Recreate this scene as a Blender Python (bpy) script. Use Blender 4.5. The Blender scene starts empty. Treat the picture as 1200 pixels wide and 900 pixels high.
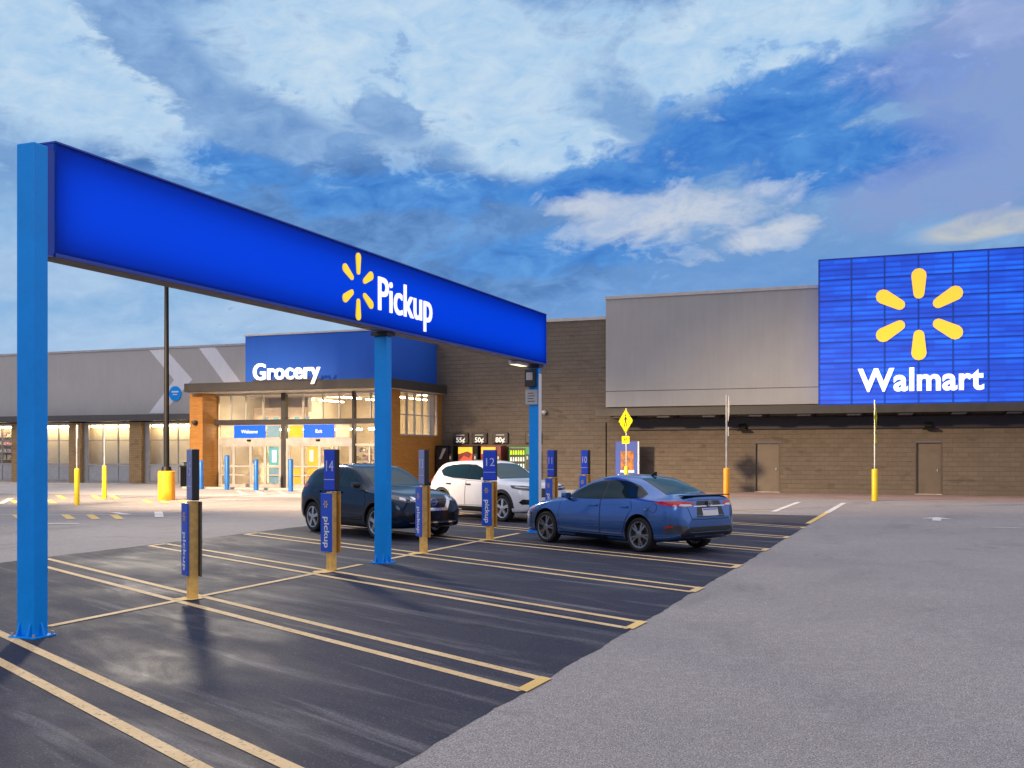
import bpy, bmesh, math, random
from mathutils import Vector, Matrix
from mathutils.bvhtree import BVHTree
from mathutils.geometry import delaunay_2d_cdt
R = math.radians
LAMP1, LAMP2, SUN, EXPO = 820.0, 8600.0, .5, 0.0
ZEN = (1.20, 1.15, 1.22)
BACK = (.36, .41, .58)
random.seed(7)
S = bpy.context.scene
COL = S.collection

# ------------------------------------------------------------------ materials
def newmat(name):
    m = bpy.data.materials.new(name); m.use_nodes = True
    nt = m.node_tree
    b = nt.nodes['Principled BSDF']
    return m, nt, b

def node(nt, typ, **kw):
    n = nt.nodes.new(typ)
    for k, v in kw.items():
        if k.startswith('i_'):
            key = k[2:]
            key = int(key) if key.isdigit() else key.replace('_', ' ')
            n.inputs[key].default_value = v
        else:
            setattr(n, k, v)
    return n

def val(nt, op, a, b=None, c=None, clamp=False):
    n = nt.nodes.new('ShaderNodeMath'); n.operation = op; n.use_clamp = clamp
    for i, x in enumerate((a, b, c)):
        if x is None: continue
        if isinstance(x, (int, float)): n.inputs[i].default_value = x
        else: nt.links.new(x, n.inputs[i])
    return n.outputs[0]

def mixc(nt, f, a, b, mode='MIX'):
    n = nt.nodes.new('ShaderNodeMix'); n.data_type = 'RGBA'; n.blend_type = mode
    for i, x in ((0, f), (6, a), (7, b)):
        if isinstance(x, (int, float)): n.inputs[i].default_value = x
        elif isinstance(x, tuple): n.inputs[i].default_value = (*x, 1) if len(x) == 3 else x
        else: nt.links.new(x, n.inputs[i])
    return n.outputs[2]

def ramp(nt, fac, stops):
    n = nt.nodes.new('ShaderNodeValToRGB')
    cr = n.color_ramp
    while len(cr.elements) < len(stops): cr.elements.new(0.5)
    for e, (p, c) in zip(cr.elements, stops):
        e.position = p
        e.color = (c, c, c, 1) if isinstance(c, (int, float)) else (*c, 1)
    nt.links.new(fac, n.inputs[0])
    return n.outputs[0]

def noise(nt, vec, scale, detail=4, rough=0.55, dist=0.0):
    n = node(nt, 'ShaderNodeTexNoise', i_Scale=scale, i_Detail=detail, i_Roughness=rough, i_Distortion=dist)
    if vec is not None: nt.links.new(vec, n.inputs['Vector'])
    return n.outputs[0]

def objcoord(nt, scale=(1, 1, 1), rot=(0, 0, 0)):
    tc = nt.nodes.new('ShaderNodeTexCoord')
    mp = nt.nodes.new('ShaderNodeMapping')
    mp.inputs['Scale'].default_value = scale; mp.inputs['Rotation'].default_value = rot
    nt.links.new(tc.outputs['Object'], mp.inputs[0])
    return mp.outputs[0]

def geomcoord(nt, scale=(1, 1, 1), rot=(0, 0, 0)):
    tc = nt.nodes.new('ShaderNodeNewGeometry')
    mp = nt.nodes.new('ShaderNodeMapping')
    mp.inputs['Scale'].default_value = scale; mp.inputs['Rotation'].default_value = rot
    nt.links.new(tc.outputs['Position'], mp.inputs[0])
    return mp.outputs[0]

def alongcoord(nt, length, width, ang):
    tc = nt.nodes.new('ShaderNodeNewGeometry'); mp = nt.nodes.new('ShaderNodeMapping'); mp.vector_type = 'TEXTURE'
    mp.inputs['Scale'].default_value = (length, width, 1); mp.inputs['Rotation'].default_value = (0, 0, ang)
    nt.links.new(tc.outputs['Position'], mp.inputs[0])
    return mp.outputs[0]

def bump(nt, b, h, strength=0.3, dist=0.01):
    n = node(nt, 'ShaderNodeBump', i_Strength=strength, i_Distance=dist)
    nt.links.new(h, n.inputs['Height']); nt.links.new(n.outputs[0], b.inputs['Normal'])

def paint(name, col, rough=0.45, metal=0.0, var=0.12, scale=3.0, coat=0.0, spec=0.5):
    """painted or plain surface with slight mottling and wear"""
    m, nt, b = newmat(name)
    v = geomcoord(nt)
    n1 = noise(nt, v, scale, 5, 0.6)
    n2 = noise(nt, v, scale * 9, 3, 0.6)
    f = val(nt, 'ADD', val(nt, 'MULTIPLY', n1, 0.7), val(nt, 'MULTIPLY', n2, 0.3))
    lo = tuple(max(0, c * (1 - var * 1.6)) for c in col); hi = tuple(min(1, c * (1 + var * 1.2)) for c in col)
    nt.links.new(ramp(nt, f, [(0.3, lo), (0.7, hi)]), b.inputs['Base Color'])
    nt.links.new(ramp(nt, n1, [(0.3, max(0.03, rough - .07)), (0.7, min(1, rough + .08))]), b.inputs['Roughness'])
    b.inputs['Metallic'].default_value = metal
    b.inputs['Coat Weight'].default_value = coat
    b.inputs['Coat Roughness'].default_value = 0.05
    b.inputs['Specular IOR Level'].default_value = spec
    return m

def emit(name, col, strength):
    m, nt, b = newmat(name)
    b.inputs['Base Color'].default_value = (*[min(.8, c * .8) for c in col], 1)
    b.inputs['Emission Color'].default_value = (*col, 1)
    b.inputs['Emission Strength'].default_value = strength
    b.inputs['Roughness'].default_value = 0.4
    return m

def glass(name, tint=(1, 1, 1), refl=0.10):
    m = bpy.data.materials.new(name); m.use_nodes = True
    nt = m.node_tree; nt.nodes.clear()
    out = nt.nodes.new('ShaderNodeOutputMaterial')
    tr = node(nt, 'ShaderNodeBsdfTransparent'); tr.inputs[0].default_value = (*tint, 1)
    gl = node(nt, 'ShaderNodeBsdfGlossy'); gl.inputs['Roughness'].default_value = 0.02
    fr = node(nt, 'ShaderNodeLayerWeight', i_Blend=.5)
    mx = nt.nodes.new('ShaderNodeMixShader')
    nt.links.new(val(nt, 'ADD', val(nt, 'MULTIPLY', val(nt, 'POWER', fr.outputs['Facing'], 5.0), .6), refl * .5, clamp=True), mx.inputs[0])
    nt.links.new(tr.outputs[0], mx.inputs[1]); nt.links.new(gl.outputs[0], mx.inputs[2])
    nt.links.new(mx.outputs[0], out.inputs[0])
    return m

M = {}
def mats():
    # asphalt lane: pale worn aggregate
    m, nt, b = newmat('worn_asphalt')
    v = geomcoord(nt)
    big = noise(nt, v, 0.16, 5, 0.6); mid = noise(nt, v, 1.3, 5, 0.65)
    fine = noise(nt, v, 62, 3, 0.75); speck = noise(nt, v, 100, 2, 0.6)
    vo = node(nt, 'ShaderNodeTexVoronoi', i_Scale=70.0); nt.links.new(v, vo.inputs['Vector'])
    base = ramp(nt, big, [(0.34, (.285, .258, .252)), (0.5, (.365, .332, .322)), (0.66, (.44, .402, .386))])
    c = mixc(nt, ramp(nt, mid, [(0.35, 0.0), (0.7, .55)]), base, (.28, .258, .256))
    c = mixc(nt, ramp(nt, fine, [(0.40, .95), (0.56, 0.0)]), c, (.085, .08, .085))
    c = mixc(nt, ramp(nt, speck, [(0.54, 0.0), (0.66, .9)]), c, (.74, .70, .67))
    gr = noise(nt, v, 15, 4, .7); gr2 = noise(nt, v, 5.5, 5, .7)
    c = mixc(nt, ramp(nt, gr, [(.40, .5), (.54, 0.0)]), c, (.20, .184, .182))
    c = mixc(nt, ramp(nt, gr2, [(.54, 0.0), (.70, .45)]), c, (.42, .39, .37))
    # wandering cracks
    vc = node(nt, 'ShaderNodeTexVoronoi', feature='DISTANCE_TO_EDGE', i_Scale=0.22)
    wv = nt.nodes.new('ShaderNodeVectorMath'); wv.operation = 'ADD'
    nz = node(nt, 'ShaderNodeTexNoise', i_Scale=0.8, i_Detail=6.0); nt.links.new(v, nz.inputs['Vector'])
    sc = nt.nodes.new('ShaderNodeVectorMath'); sc.operation = 'SCALE'; sc.inputs[3].default_value = 1.6
    nt.links.new(nz.outputs[1], sc.inputs[0]); nt.links.new(sc.outputs[0], wv.inputs[1]); nt.links.new(v, wv.inputs[0])
    nt.links.new(wv.outputs[0], vc.inputs['Vector'])
    crack = val(nt, 'MULTIPLY', ramp(nt, vc.outputs['Distance'], [(0.0, 1.0), (0.010, 0.0)]), ramp(nt, noise(nt, v, .35, 3), [(0.54, 0.0), (0.66, .45)]))
    c = mixc(nt, crack, c, (.10, .095, .10))
    # old tyre-darkened and oily stains
    st = noise(nt, geomcoord(nt, (.9, .35, 1)), 0.7, 6, 0.65, 0.4)
    c = mixc(nt, ramp(nt, st, [(0.54, 0.0), (0.70, .55)]), c, (.15, .142, .145))
    nt.links.new(c, b.inputs['Base Color'])
    b.inputs['Roughness'].default_value = 0.85; b.inputs['Specular IOR Level'].default_value = 0.35
    bump(nt, b, speck, 0.35, 0.006)
    M['asphalt'] = m
    # sealed black stall asphalt with dusty scuffs along the stalls
    m, nt, b = newmat('sealed_asphalt')
    v = geomcoord(nt)
    big = noise(nt, v, 0.30, 5, 0.6); fine = noise(nt, v, 45, 3, 0.75); speck = noise(nt, v, 75, 2, 0.6)
    sv = alongcoord(nt, 2.6, .62, R(-29))
    streak = noise(nt, sv, 1.0, 7, 0.66, 0.8)
    sv2 = alongcoord(nt, 4.2, .30, R(-26))
    streak2 = noise(nt, sv2, 1.0, 6, 0.62, 0.5)
    c = ramp(nt, big, [(0.3, (.007, .009, .026)), (0.52, (.013, .016, .044)), (0.70, (.030, .032, .062))])  # blue in this base colour stands in for sheen from sky and lit sign
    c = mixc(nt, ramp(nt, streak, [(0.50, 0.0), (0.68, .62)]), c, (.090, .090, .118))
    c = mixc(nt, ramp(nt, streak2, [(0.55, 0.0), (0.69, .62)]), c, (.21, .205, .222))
    oil = noise(nt, v, .62, 5, .7, .3)
    c = mixc(nt, ramp(nt, oil, [(0.62, 0.0), (0.70, .8)]), c, (.006, .006, .009))
    # the far end of the bay is worn through to old brown asphalt
    sx = nt.nodes.new('ShaderNodeSeparateXYZ'); nt.links.new(v, sx.inputs[0])
    far = val(nt, 'ADD', val(nt, 'MULTIPLY', val(nt, 'SUBTRACT', sx.outputs[1], 26.0), .12), val(nt, 'MULTIPLY', val(nt, 'SUBTRACT', noise(nt, v, .6, 5), .5), 1.6), clamp=True)
    c = mixc(nt, val(nt, 'MULTIPLY', far, .85, clamp=True), c, (.20, .165, .135))
    lft = val(nt, 'ADD', val(nt, 'MULTIPLY', val(nt, 'SUBTRACT', -11.6, sx.outputs[0]), .30), val(nt, 'MULTIPLY', val(nt, 'SUBTRACT', noise(nt, v, .9, 5), .5), 1.5), clamp=True)
    c = mixc(nt, val(nt, 'MULTIPLY', lft, .35), c, (.085, .076, .072))
    c = mixc(nt, ramp(nt, fine, [(0.40, .6), (0.54, 0.0)]), c, (.014, .013, .015))
    c = mixc(nt, ramp(nt, speck, [(0.60, 0.0), (0.72, .55)]), c, (.24, .22, .21))
    nt.links.new(c, b.inputs['Base Color'])
    gl = val(nt, 'ADD', val(nt, 'MULTIPLY', big, .55), val(nt, 'MULTIPLY', streak, .45))
    nt.links.new(ramp(nt, gl, [(0.36, .52), (0.60, .85)]), b.inputs['Roughness']); b.inputs['Specular IOR Level'].default_value = .24
    bump(nt, b, fine, 0.3, 0.006)
    M['sealed'] = m
    # concrete apron
    m, nt, b = newmat('pale_concrete')
    v = geomcoord(nt)
    c = ramp(nt, noise(nt, v, 0.5, 6, 0.65), [(0.3, (.42, .39, .37)), (0.7, (.58, .54, .51))])
    c = mixc(nt, ramp(nt, noise(nt, v, 60, 2, .6), [(0.42, .4), (0.55, 0)]), c, (.2, .19, .18))
    br = node(nt, 'ShaderNodeTexBrick', i_Scale=1.0); br.offset = 0
    br.inputs['Brick Width'].default_value = 3.0; br.inputs['Row Height'].default_value = 3.0; br.inputs['Mortar Size'].default_value = .012
    nt.links.new(v, br.inputs['Vector'])
    c = mixc(nt, br.outputs['Fac'], c, (.13, .12, .115))
    nt.links.new(c, b.inputs['Base Color']); b.inputs['Roughness'].default_value = .85
    M['concrete'] = m
    # reddish fire-lane walk
    m, nt, b = newmat('reddish_walk')
    v = geomcoord(nt)
    c = ramp(nt, noise(nt, v, 0.9, 6, 0.7), [(0.3, (.25, .15, .13)), (0.7, (.36, .27, .24))])
    nt.links.new(c, b.inputs['Base Color']); b.inputs['Roughness'].default_value = .85
    M['walk'] = m
    # worn marking paints
    def line(name, c0, c1, wear):
        m, nt, b = newmat(name)
        v = geomcoord(nt)
        c = ramp(nt, noise(nt, v, 1.2, 5, .6), [(0.3, c0), (0.7, c1)])
        w = noise(nt, v, 16, 5, .75)
        w2 = noise(nt, v, 60, 2, .7)
        c = mixc(nt, ramp(nt, val(nt, 'ADD', val(nt, 'MULTIPLY', w, .6), val(nt, 'MULTIPLY', w2, .4)), [(wear - .06, .85), (wear + .04, 0.0)]), c, (.10, .09, .085))
        nt.links.new(c, b.inputs['Base Color']); b.inputs['Roughness'].default_value = .7
        bump(nt, b, w2, .4, .006)
        return m
    M['line'] = line('worn_cream_line_paint', (.62, .42, .19), (.78, .57, .30), .43)
    M['line_y'] = line('yellow_line_paint', (.70, .46, .13), (.80, .56, .20), .38)
    M['line_w'] = line('white_line_paint', (.62, .60, .58), (.80, .78, .76), .44)
    # split-face brick
    def brick(name, c0, c1, mort, w=.40, h=.20):
        m, nt, b = newmat(name)
        tc = nt.nodes.new('ShaderNodeNewGeometry')
        sx = nt.nodes.new('ShaderNodeSeparateXYZ'); nt.links.new(tc.outputs['Position'], sx.inputs[0])
        cb = nt.nodes.new('ShaderNodeCombineXYZ')
        nt.links.new(val(nt, 'ADD', sx.outputs[0], sx.outputs[1]), cb.inputs[0]); nt.links.new(sx.outputs[2], cb.inputs[1])
        br = node(nt, 'ShaderNodeTexBrick', i_Scale=1.0)
        br.inputs['Brick Width'].default_value = w; br.inputs['Row Height'].default_value = h
        br.inputs['Mortar Size'].default_value = .008; br.inputs['Bias'].default_value = 0
        br.inputs['Color1'].default_value = (0, 0, 0, 1); br.inputs['Color2'].default_value = (1, 1, 1, 1)
        nt.links.new(cb.outputs[0], br.inputs['Vector'])
        n1 = noise(nt, tc.outputs['Position'], 5, 6, .7); n2 = noise(nt, tc.outputs['Position'], .5, 4, .6)
        f = val(nt, 'ADD', val(nt, 'MULTIPLY', br.outputs['Color'], .26), val(nt, 'ADD', val(nt, 'MULTIPLY', n1, .43), val(nt, 'MULTIPLY', n2, .35)))
        c = ramp(nt, f, [(0.22, c0), (0.85, c1)])
        c = mixc(nt, val(nt, 'MULTIPLY', br.outputs['Fac'], .55), c, mort)
        # a few much darker blocks
        wn = node(nt, 'ShaderNodeTexNoise', i_Scale=1.1, i_Detail=1.0); nt.links.new(geomcoord(nt, (1, 1, 2.6)), wn.inputs['Vector'])
        c = mixc(nt, ramp(nt, wn.outputs[0], [(0.66, 0.0), (0.72, .35)]), c, tuple(x * .45 for x in c0))
        nt.links.new(c, b.inputs['Base Color']); b.inputs['Roughness'].default_value = .9
        bump(nt, b, val(nt, 'SUBTRACT', val(nt, 'ADD', n1, noise(nt, tc.outputs['Position'], 22, 3, .7)), br.outputs['Fac']), .8, .03)
        return m
    M['brick'] = brick('brown_split_face_block', (.110, .090, .074), (.160, .132, .106), (.114, .095, .078))
    M['pier'] = brick('tan_brick_pier', (.40, .25, .11), (.55, .37, .19), (.18, .12, .06), .3, .1)
    # cladding panels
    def clad(name, c, joint=0.0, jz=1.0):
        m, nt, b = newmat(name)
        v = geomcoord(nt)
        n1 = noise(nt, v, .6, 5, .6); n2 = noise(nt, geomcoord(nt, (6, 6, .4)), 1.0, 4, .6)
        f = val(nt, 'ADD', val(nt, 'MULTIPLY', n1, .6), val(nt, 'MULTIPLY', n2, .4))
        nt.links.new(ramp(nt, f, [(0.3, tuple(x * .9 for x in c)), (0.7, tuple(x * 1.06 for x in c))]), b.inputs['Base Color'])
        b.inputs['Roughness'].default_value = .7
        bump(nt, b, noise(nt, v, 40, 3, .6), .15, .006)
        return m
    M['grey_clad'] = clad('grey_render', (.31, .312, .325))
    M['grey_left'] = clad('grey_left_render', (.43, .415, .40))
    M['mural'] = clad('pale_mural_paint', (.74, .74, .78))
    M['blue_clad'] = clad('blue_fascia_paint', (.002, .085, .50))
    # timber-look cladding
    m, nt, b = newmat('brown_wood_cladding')
    v = geomcoord(nt)
    sx = nt.nodes.new('ShaderNodeSeparateXYZ'); nt.links.new(v, sx.inputs[0])
    g = noise(nt, geomcoord(nt, (1.2, 1.2, 14)), 2.0, 5, .6)
    c = ramp(nt, g, [(0.3, (.24, .10, .018)), (0.7, (.38, .18, .035))])
    groove = ramp(nt, val(nt, 'FRACT', val(nt, 'MULTIPLY', sx.outputs[2], 3.2)), [(0.0, .8), (0.04, 0.0)])
    c = mixc(nt, groove, c, (.06, .03, .012))
    nt.links.new(c, b.inputs['Base Color']); b.inputs['Roughness'].default_value = .5
    M['wood'] = m
    M['charcoal'] = paint('charcoal_metal', (.030, .027, .027), .5, 0, .15, 2)
    M['navy_band'] = paint('dark_navy_metal_and_shadow', (.018, .018, .030), .5, 0, .2, 2)  # outriggers and plates, also the canopy's shadow strip on the wall
    M['soffit'] = paint('soffit_panel', (.34, .30, .27), .6)
    M['cap'] = paint('grey_metal_cap', (.42, .42, .43), .4, .0)
    M['alu'] = paint('aluminium_frame', (.45, .43, .41), .4, .3)
    M['door_brown'] = paint('brown_painted_door', (.125, .099, .076), .5, 0, .1)
    M['post_blue'] = paint('sky_blue_gloss_paint', (.0, .30, .90), .38, 0, .08, 1.5, .0, .3)
    M['box_blue'] = paint('royal_blue_paint', (.004, .045, .42), .35, 0, .1, 1.2)
    M['sign_blue'] = paint('sign_blue_film', (.008, .05, .42), .35, 0, .06)
    M['dark_plastic'] = paint('dark_plastic', (.012, .012, .016), .4)
    M['yellow'] = paint('yellow_bollard_paint', (.74, .30, .008), .5, 0, .12, 4)
    M['yellow_g'] = paint('lemon_bollard_sleeve', (.72, .52, .01), .4, 0, .08, 4)
    M['yellow_post'] = paint('scuffed_yellow_post', (.84, .50, .14), .55, 0, .22, 9)
    M['orange_board'] = paint('orange_back_board', (.55, .27, .05), .5, 0, .18, 6)
    M['steel'] = paint('galvanised_steel', (.42, .43, .45), .4, .6, .12, 6)
    M['black'] = paint('black_paint', (.007, .007, .008), .5, 0, .2, 3, 0, .15)
    M['blue_bollard'] = paint('blue_bollard_sleeve', (.01, .14, .50), .4)
    M['white'] = paint('white_vinyl', (.80, .80, .80), .5, 0, .04)
    M['black_vinyl'] = paint('black_vinyl', (.02, .02, .02), .5)
    M['spark_film'] = paint('yellow_vinyl', (.85, .52, .02), .5, 0, .04)
    M['warn'] = paint('fluorescent_yellow_sheet', (.80, .74, .0), .4, 0, .05)
    M['glass'] = glass('clear_shop_glass')
    # lit things
    M['e_white'] = emit('lit_white_letters', (.93, .95, 1.0), 1.0)
    M['e_letter'] = emit('halo_white_letters', (1.0, .95, .88), 1.35)
    M['e_yellow'] = emit('lit_yellow_rays', (1.0, .50, .035), .92)
    M['e_yellow2'] = emit('lit_lemon_rays', (.95, .62, .015), .85)
    M['e_strip'] = emit('ceiling_and_fill_strip', (1.0, .80, .52), 42.0)
    M['e_tube'] = emit('fluorescent_tube', (1.0, .76, .42), 24.0)
    M['e_lamp'] = emit('lamp_lens', (1.0, .84, .55), 1.6)
    M['e_blue'] = emit('sign_backlight', (.0, .25, 1.0), 1.95)
    M['e_side'] = emit('side_light_strip', (.0, .17, 1.0), .9)
    # backlit translucent face of the gantry box
    m = bpy.data.materials.new('translucent_blue_face'); m.use_nodes = True
    nt = m.node_tree; nt.nodes.clear()
    out = nt.nodes.new('ShaderNodeOutputMaterial')
    tl = node(nt, 'ShaderNodeBsdfTranslucent'); tl.inputs[0].default_value = (.0, .55, .95, 1)
    df = node(nt, 'ShaderNodeBsdfDiffuse'); df.inputs[0].default_value = (.0, .04, .40, 1)
    mx = nt.nodes.new('ShaderNodeMixShader'); mx.inputs[0].default_value = .45
    nt.links.new(tl.outputs[0], mx.inputs[1]); nt.links.new(df.outputs[0], mx.inputs[2])
    gl = node(nt, 'ShaderNodeBsdfGlossy'); gl.inputs['Roughness'].default_value = .25
    mx2 = nt.nodes.new('ShaderNodeMixShader'); mx2.inputs[0].default_value = .008
    nt.links.new(mx.outputs[0], mx2.inputs[1]); nt.links.new(gl.outputs[0], mx2.inputs[2])
    nt.links.new(mx2.outputs[0], out.inputs[0])
    M['lightbox'] = m
    # LED rows of the big wall sign: each module has a slightly different output
    m, nt, b = newmat('led_louvre_panel')
    tc = nt.nodes.new('ShaderNodeNewGeometry')
    sx = nt.nodes.new('ShaderNodeSeparateXYZ'); nt.links.new(tc.outputs['Position'], sx.inputs[0])
    row = val(nt, 'FRACT', val(nt, 'MULTIPLY', sx.outputs[2], 1 / .225))
    lou = ramp(nt, row, [(0.0, .45), (0.12, .85), (0.6, 1.0), (0.92, .72), (1.0, .45)])
    ix = val(nt, 'FLOOR', val(nt, 'MULTIPLY', sx.outputs[0], 1 / 1.345)); iz = val(nt, 'FLOOR', val(nt, 'MULTIPLY', sx.outputs[2], 1 / .225))
    cb = nt.nodes.new('ShaderNodeCombineXYZ'); nt.links.new(ix, cb.inputs[0]); nt.links.new(iz, cb.inputs[1])
    wn = node(nt, 'ShaderNodeTexWhiteNoise'); nt.links.new(cb.outputs[0], wn.inputs[0])
    n1 = noise(nt, geomcoord(nt, (.25, .25, 1.1)), 1.0, 4, .6)
    st = val(nt, 'MULTIPLY', lou, val(nt, 'ADD', val(nt, 'MULTIPLY', wn.outputs[0], .14), val(nt, 'ADD', .26, val(nt, 'MULTIPLY', n1, 1.05))))
    b.inputs['Base Color'].default_value = (.004, .03, .3, 1)
    c = ramp(nt, st, [(0.2, (.0, .028, .52)), (0.75, (.0, .088, .78)), (1.0, (.0, .17, .92))])
    nt.links.new(c, b.inputs['Emission Color'])
    nt.links.new(val(nt, 'MULTIPLY', st, 1.0), b.inputs['Emission Strength'])
    M['led'] = m
mats()

# ------------------------------------------------------------------ mesh helpers
class MB:
    """collects shapes, then links them as one mesh object"""
    def __init__(s): s.bm = bmesh.new()
    def box(s, x0, x1, y0, y1, z0, z1, bev=0.0):
        vs = [s.bm.verts.new(p) for p in ((x0, y0, z0), (x1, y0, z0), (x1, y1, z0), (x0, y1, z0), (x0, y0, z1), (x1, y0, z1), (x1, y1, z1), (x0, y1, z1))]
        fs = [s.bm.faces.new([vs[i] for i in f]) for f in ((0, 3, 2, 1), (4, 5, 6, 7), (0, 1, 5, 4), (1, 2, 6, 5), (2, 3, 7, 6), (3, 0, 4, 7))]
        if bev:
            es = list({e for f in fs for e in f.edges})
            bmesh.ops.bevel(s.bm, geom=es, offset=bev, segments=2, affect='EDGES', profile=.6)
        return s
    def cyl(s, x, y, z0, z1, r0, r1=None, n=20, dome=0.0):
        r1 = r0 if r1 is None else r1
        prof = [(r0, z0), (r1, z1 - dome)]
        if dome:
            for k in range(1, 5):
                a = k / 4 * math.pi / 2
                prof.append((max(r1 * math.cos(a), .0), z1 - dome + dome * math.sin(a)))
        return s.lathe(prof, (x, y, 0), n)
    def lathe(s, prof, loc=(0, 0, 0), n=24, axis='z', cap=True):
        rings = []
        for r, h in prof:
            ring = []
            for k in range(n):
                a = 2 * math.pi * k / n
                p = (r * math.cos(a), r * math.sin(a), h)
                if axis == 'y': p = (p[0], p[2], p[1])
                if axis == 'x': p = (p[2], p[0], p[1])
                ring.append(s.bm.verts.new((p[0] + loc[0], p[1] + loc[1], p[2] + loc[2])))
            rings.append(ring)
        for a, b in zip(rings, rings[1:]):
            for k in range(n):
                try: s.bm.faces.new((a[k], a[(k + 1) % n], b[(k + 1) % n], b[k]))
                except ValueError: pass
        if cap:
            for r in (rings[0], rings[-1]):
                try: s.bm.faces.new(r)
                except ValueError: pass
        return s
    def prism(s, pts, o, u, v, d):
        """polygon pts (in u,v) at origin o, thickened by vector d"""
        o, u, v, d = map(Vector, (o, u, v, d))
        a = [s.bm.verts.new(o + u * p[0] + v * p[1]) for p in pts]
        b = [s.bm.verts.new(o + u * p[0] + v * p[1] + d) for p in pts]
        s.bm.faces.new(a); s.bm.faces.new(b[::-1])
        n = len(pts)
        for i in range(n): s.bm.faces.new((a[i], b[i], b[(i + 1) % n], a[(i + 1) % n]))
        return s
    def sheet(s, pts, z):
        s.bm.faces.new([s.bm.verts.new((p[0], p[1], z)) for p in pts]); return s
    def bar(s, p, q, r, n=10):
        p, q = Vector(p), Vector(q); d = (q - p); L = d.length
        rot = d.to_track_quat('Z', 'Y').to_matrix()
        A = [];B = []
        for k in range(n):
            a = 2 * math.pi * k / n
            o = rot @ Vector((r * math.cos(a), r * math.sin(a), 0))
            A.append(s.bm.verts.new(p + o)); B.append(s.bm.verts.new(q + o))
        for k in range(n): s.bm.faces.new((A[k], A[(k + 1) % n], B[(k + 1) % n], B[k]))
        s.bm.faces.new(A[::-1]); s.bm.faces.new(B); return s
    def xform(s, mat): bmesh.ops.transform(s.bm, matrix=mat, verts=s.bm.verts); return s
    def build(s, name, mat, parent=None, smooth=False, kind=None, label=None):
        bmesh.ops.recalc_face_normals(s.bm, faces=s.bm.faces)
        me = bpy.data.meshes.new(name); s.bm.to_mesh(me); s.bm.free()
        if mat: me.materials.append(mat)
        if smooth:
            me.shade_smooth() if hasattr(me, 'shade_smooth') else None
            try: me.set_sharp_from_angle(angle=R(35))
            except Exception: pass
        o = bpy.data.objects.new(name, me); COL.objects.link(o)
        if parent: o.parent = parent
        if kind: o['kind'] = kind
        if label: o['label'] = label
        return o

def tag(o, label, cat, group=None, kind=None):
    o['label'] = label; o['category'] = cat
    if group: o['group'] = group
    if kind: o['kind'] = kind
    return o

def thing(name, label, cat, loc=(0, 0, 0), rz=0.0, group=None):
    o = bpy.data.objects.new(name, None); COL.objects.link(o)
    o.location = loc; o.rotation_euler = (0, 0, rz); o.empty_display_size = .2
    return tag(o, label, cat, group)

def copy_tree(o, parent=None):
    c = o.copy(); COL.objects.link(c)
    if parent: c.parent = parent
    for ch in list(o.children): copy_tree(ch, c)
    return c

def text_mesh(name, body, size, mat, mtx, parent=None, depth=.02, bold=.0, align='CENTER', sx=1.0, spacing=1.0):
    cu = bpy.data.curves.new(name, 'FONT'); cu.body = body; cu.size = size
    cu.extrude = depth / 2; cu.offset = bold; cu.align_x = align; cu.space_character = spacing
    cu.resolution_u = 4
    t = bpy.data.objects.new(name + '_tmp', cu); COL.objects.link(t)
    bpy.context.view_layer.update()
    me = bpy.data.meshes.new_from_object(t.evaluated_get(bpy.context.evaluated_depsgraph_get()))
    bpy.data.objects.remove(t); bpy.data.curves.remove(cu)
    me.transform(mtx @ Matrix.Diagonal((sx, 1, 1, 1)))
    me.materials.clear(); me.materials.append(mat); me.name = name
    o = bpy.data.objects.new(name, me); COL.objects.link(o)
    if parent: o.parent = parent
    return o

def frame_mtx(o, u, v):
    """matrix whose x axis is u, y axis v, placed at o"""
    u = Vector(u).normalized(); v = Vector(v).normalized(); w = u.cross(v)
    return Matrix(((u.x, v.x, w.x, o[0]), (u.y, v.y, w.y, o[1]), (u.z, v.z, w.z, o[2]), (0, 0, 0, 1)))

def ray_pts(r0, r1, w0, w1, ang, n=6):
    """a rounded ray of a starburst, from radius r0 to r1, widening from w0 to w1"""
    pts = []
    for k in range(n + 1):
        a = -math.pi / 2 + math.pi * k / n
        pts.append((r1 - w1 / 2 + w1 / 2 * math.cos(a), w1 / 2 * math.sin(a)))
    for k in range(n + 1):
        a = math.pi / 2 + math.pi * k / n
        pts.append((r0 + w0 / 2 + w0 / 2 * math.cos(a), w0 / 2 * math.sin(a)))
    c, s = math.cos(ang), math.sin(ang)
    return [(p[0] * c - p[1] * s, p[0] * s + p[1] * c) for p in pts]
M['wall_in'] = paint('warm_interior_wall', (.72, .66, .54), .7, 0, .06, 1)
M['hall_back'] = paint('hall_panel', (.66, .58, .46), .7, 0, .15, .8)
M['blind'] = paint('cream_roller_blind', (.80, .70, .50), .8, 0, .05, 2)
M['tan_panel'] = paint('tan_panel', (.58, .46, .34), .6)
M['dusty_blue'] = paint('dusty_blue_panel', (.14, .26, .36), .5)
M['amber'] = paint('amber_panel', (.85, .38, .02), .5)
M['cream_panel'] = paint('cream_panel', (.75, .64, .44), .6)
M['teal_poster'] = paint('teal_poster', (.08, .34, .44), .5)
M['e_panel'] = emit('lit_blue_panel', (.0, .085, .80), .75)
M['red'] = paint('red_paint', (.5, .02, .015), .4)
m, nt, b = newmat('mixed_goods')
v = geomcoord(nt)
wn = node(nt, 'ShaderNodeTexVoronoi', i_Scale=7.5); nt.links.new(v, wn.inputs['Vector'])
hs = node(nt, 'ShaderNodeHueSaturation', i_Saturation=.75, i_Value=.75); nt.links.new(wn.outputs['Color'], hs.inputs['Color'])
nt.links.new(mixc(nt, .35, hs.outputs[0], (.5, .35, .2)), b.inputs['Base Color'])
M['goods'] = m
M['soffit_dark'] = paint('brown_grey_soffit', (.30, .23, .19), .6)
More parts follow.
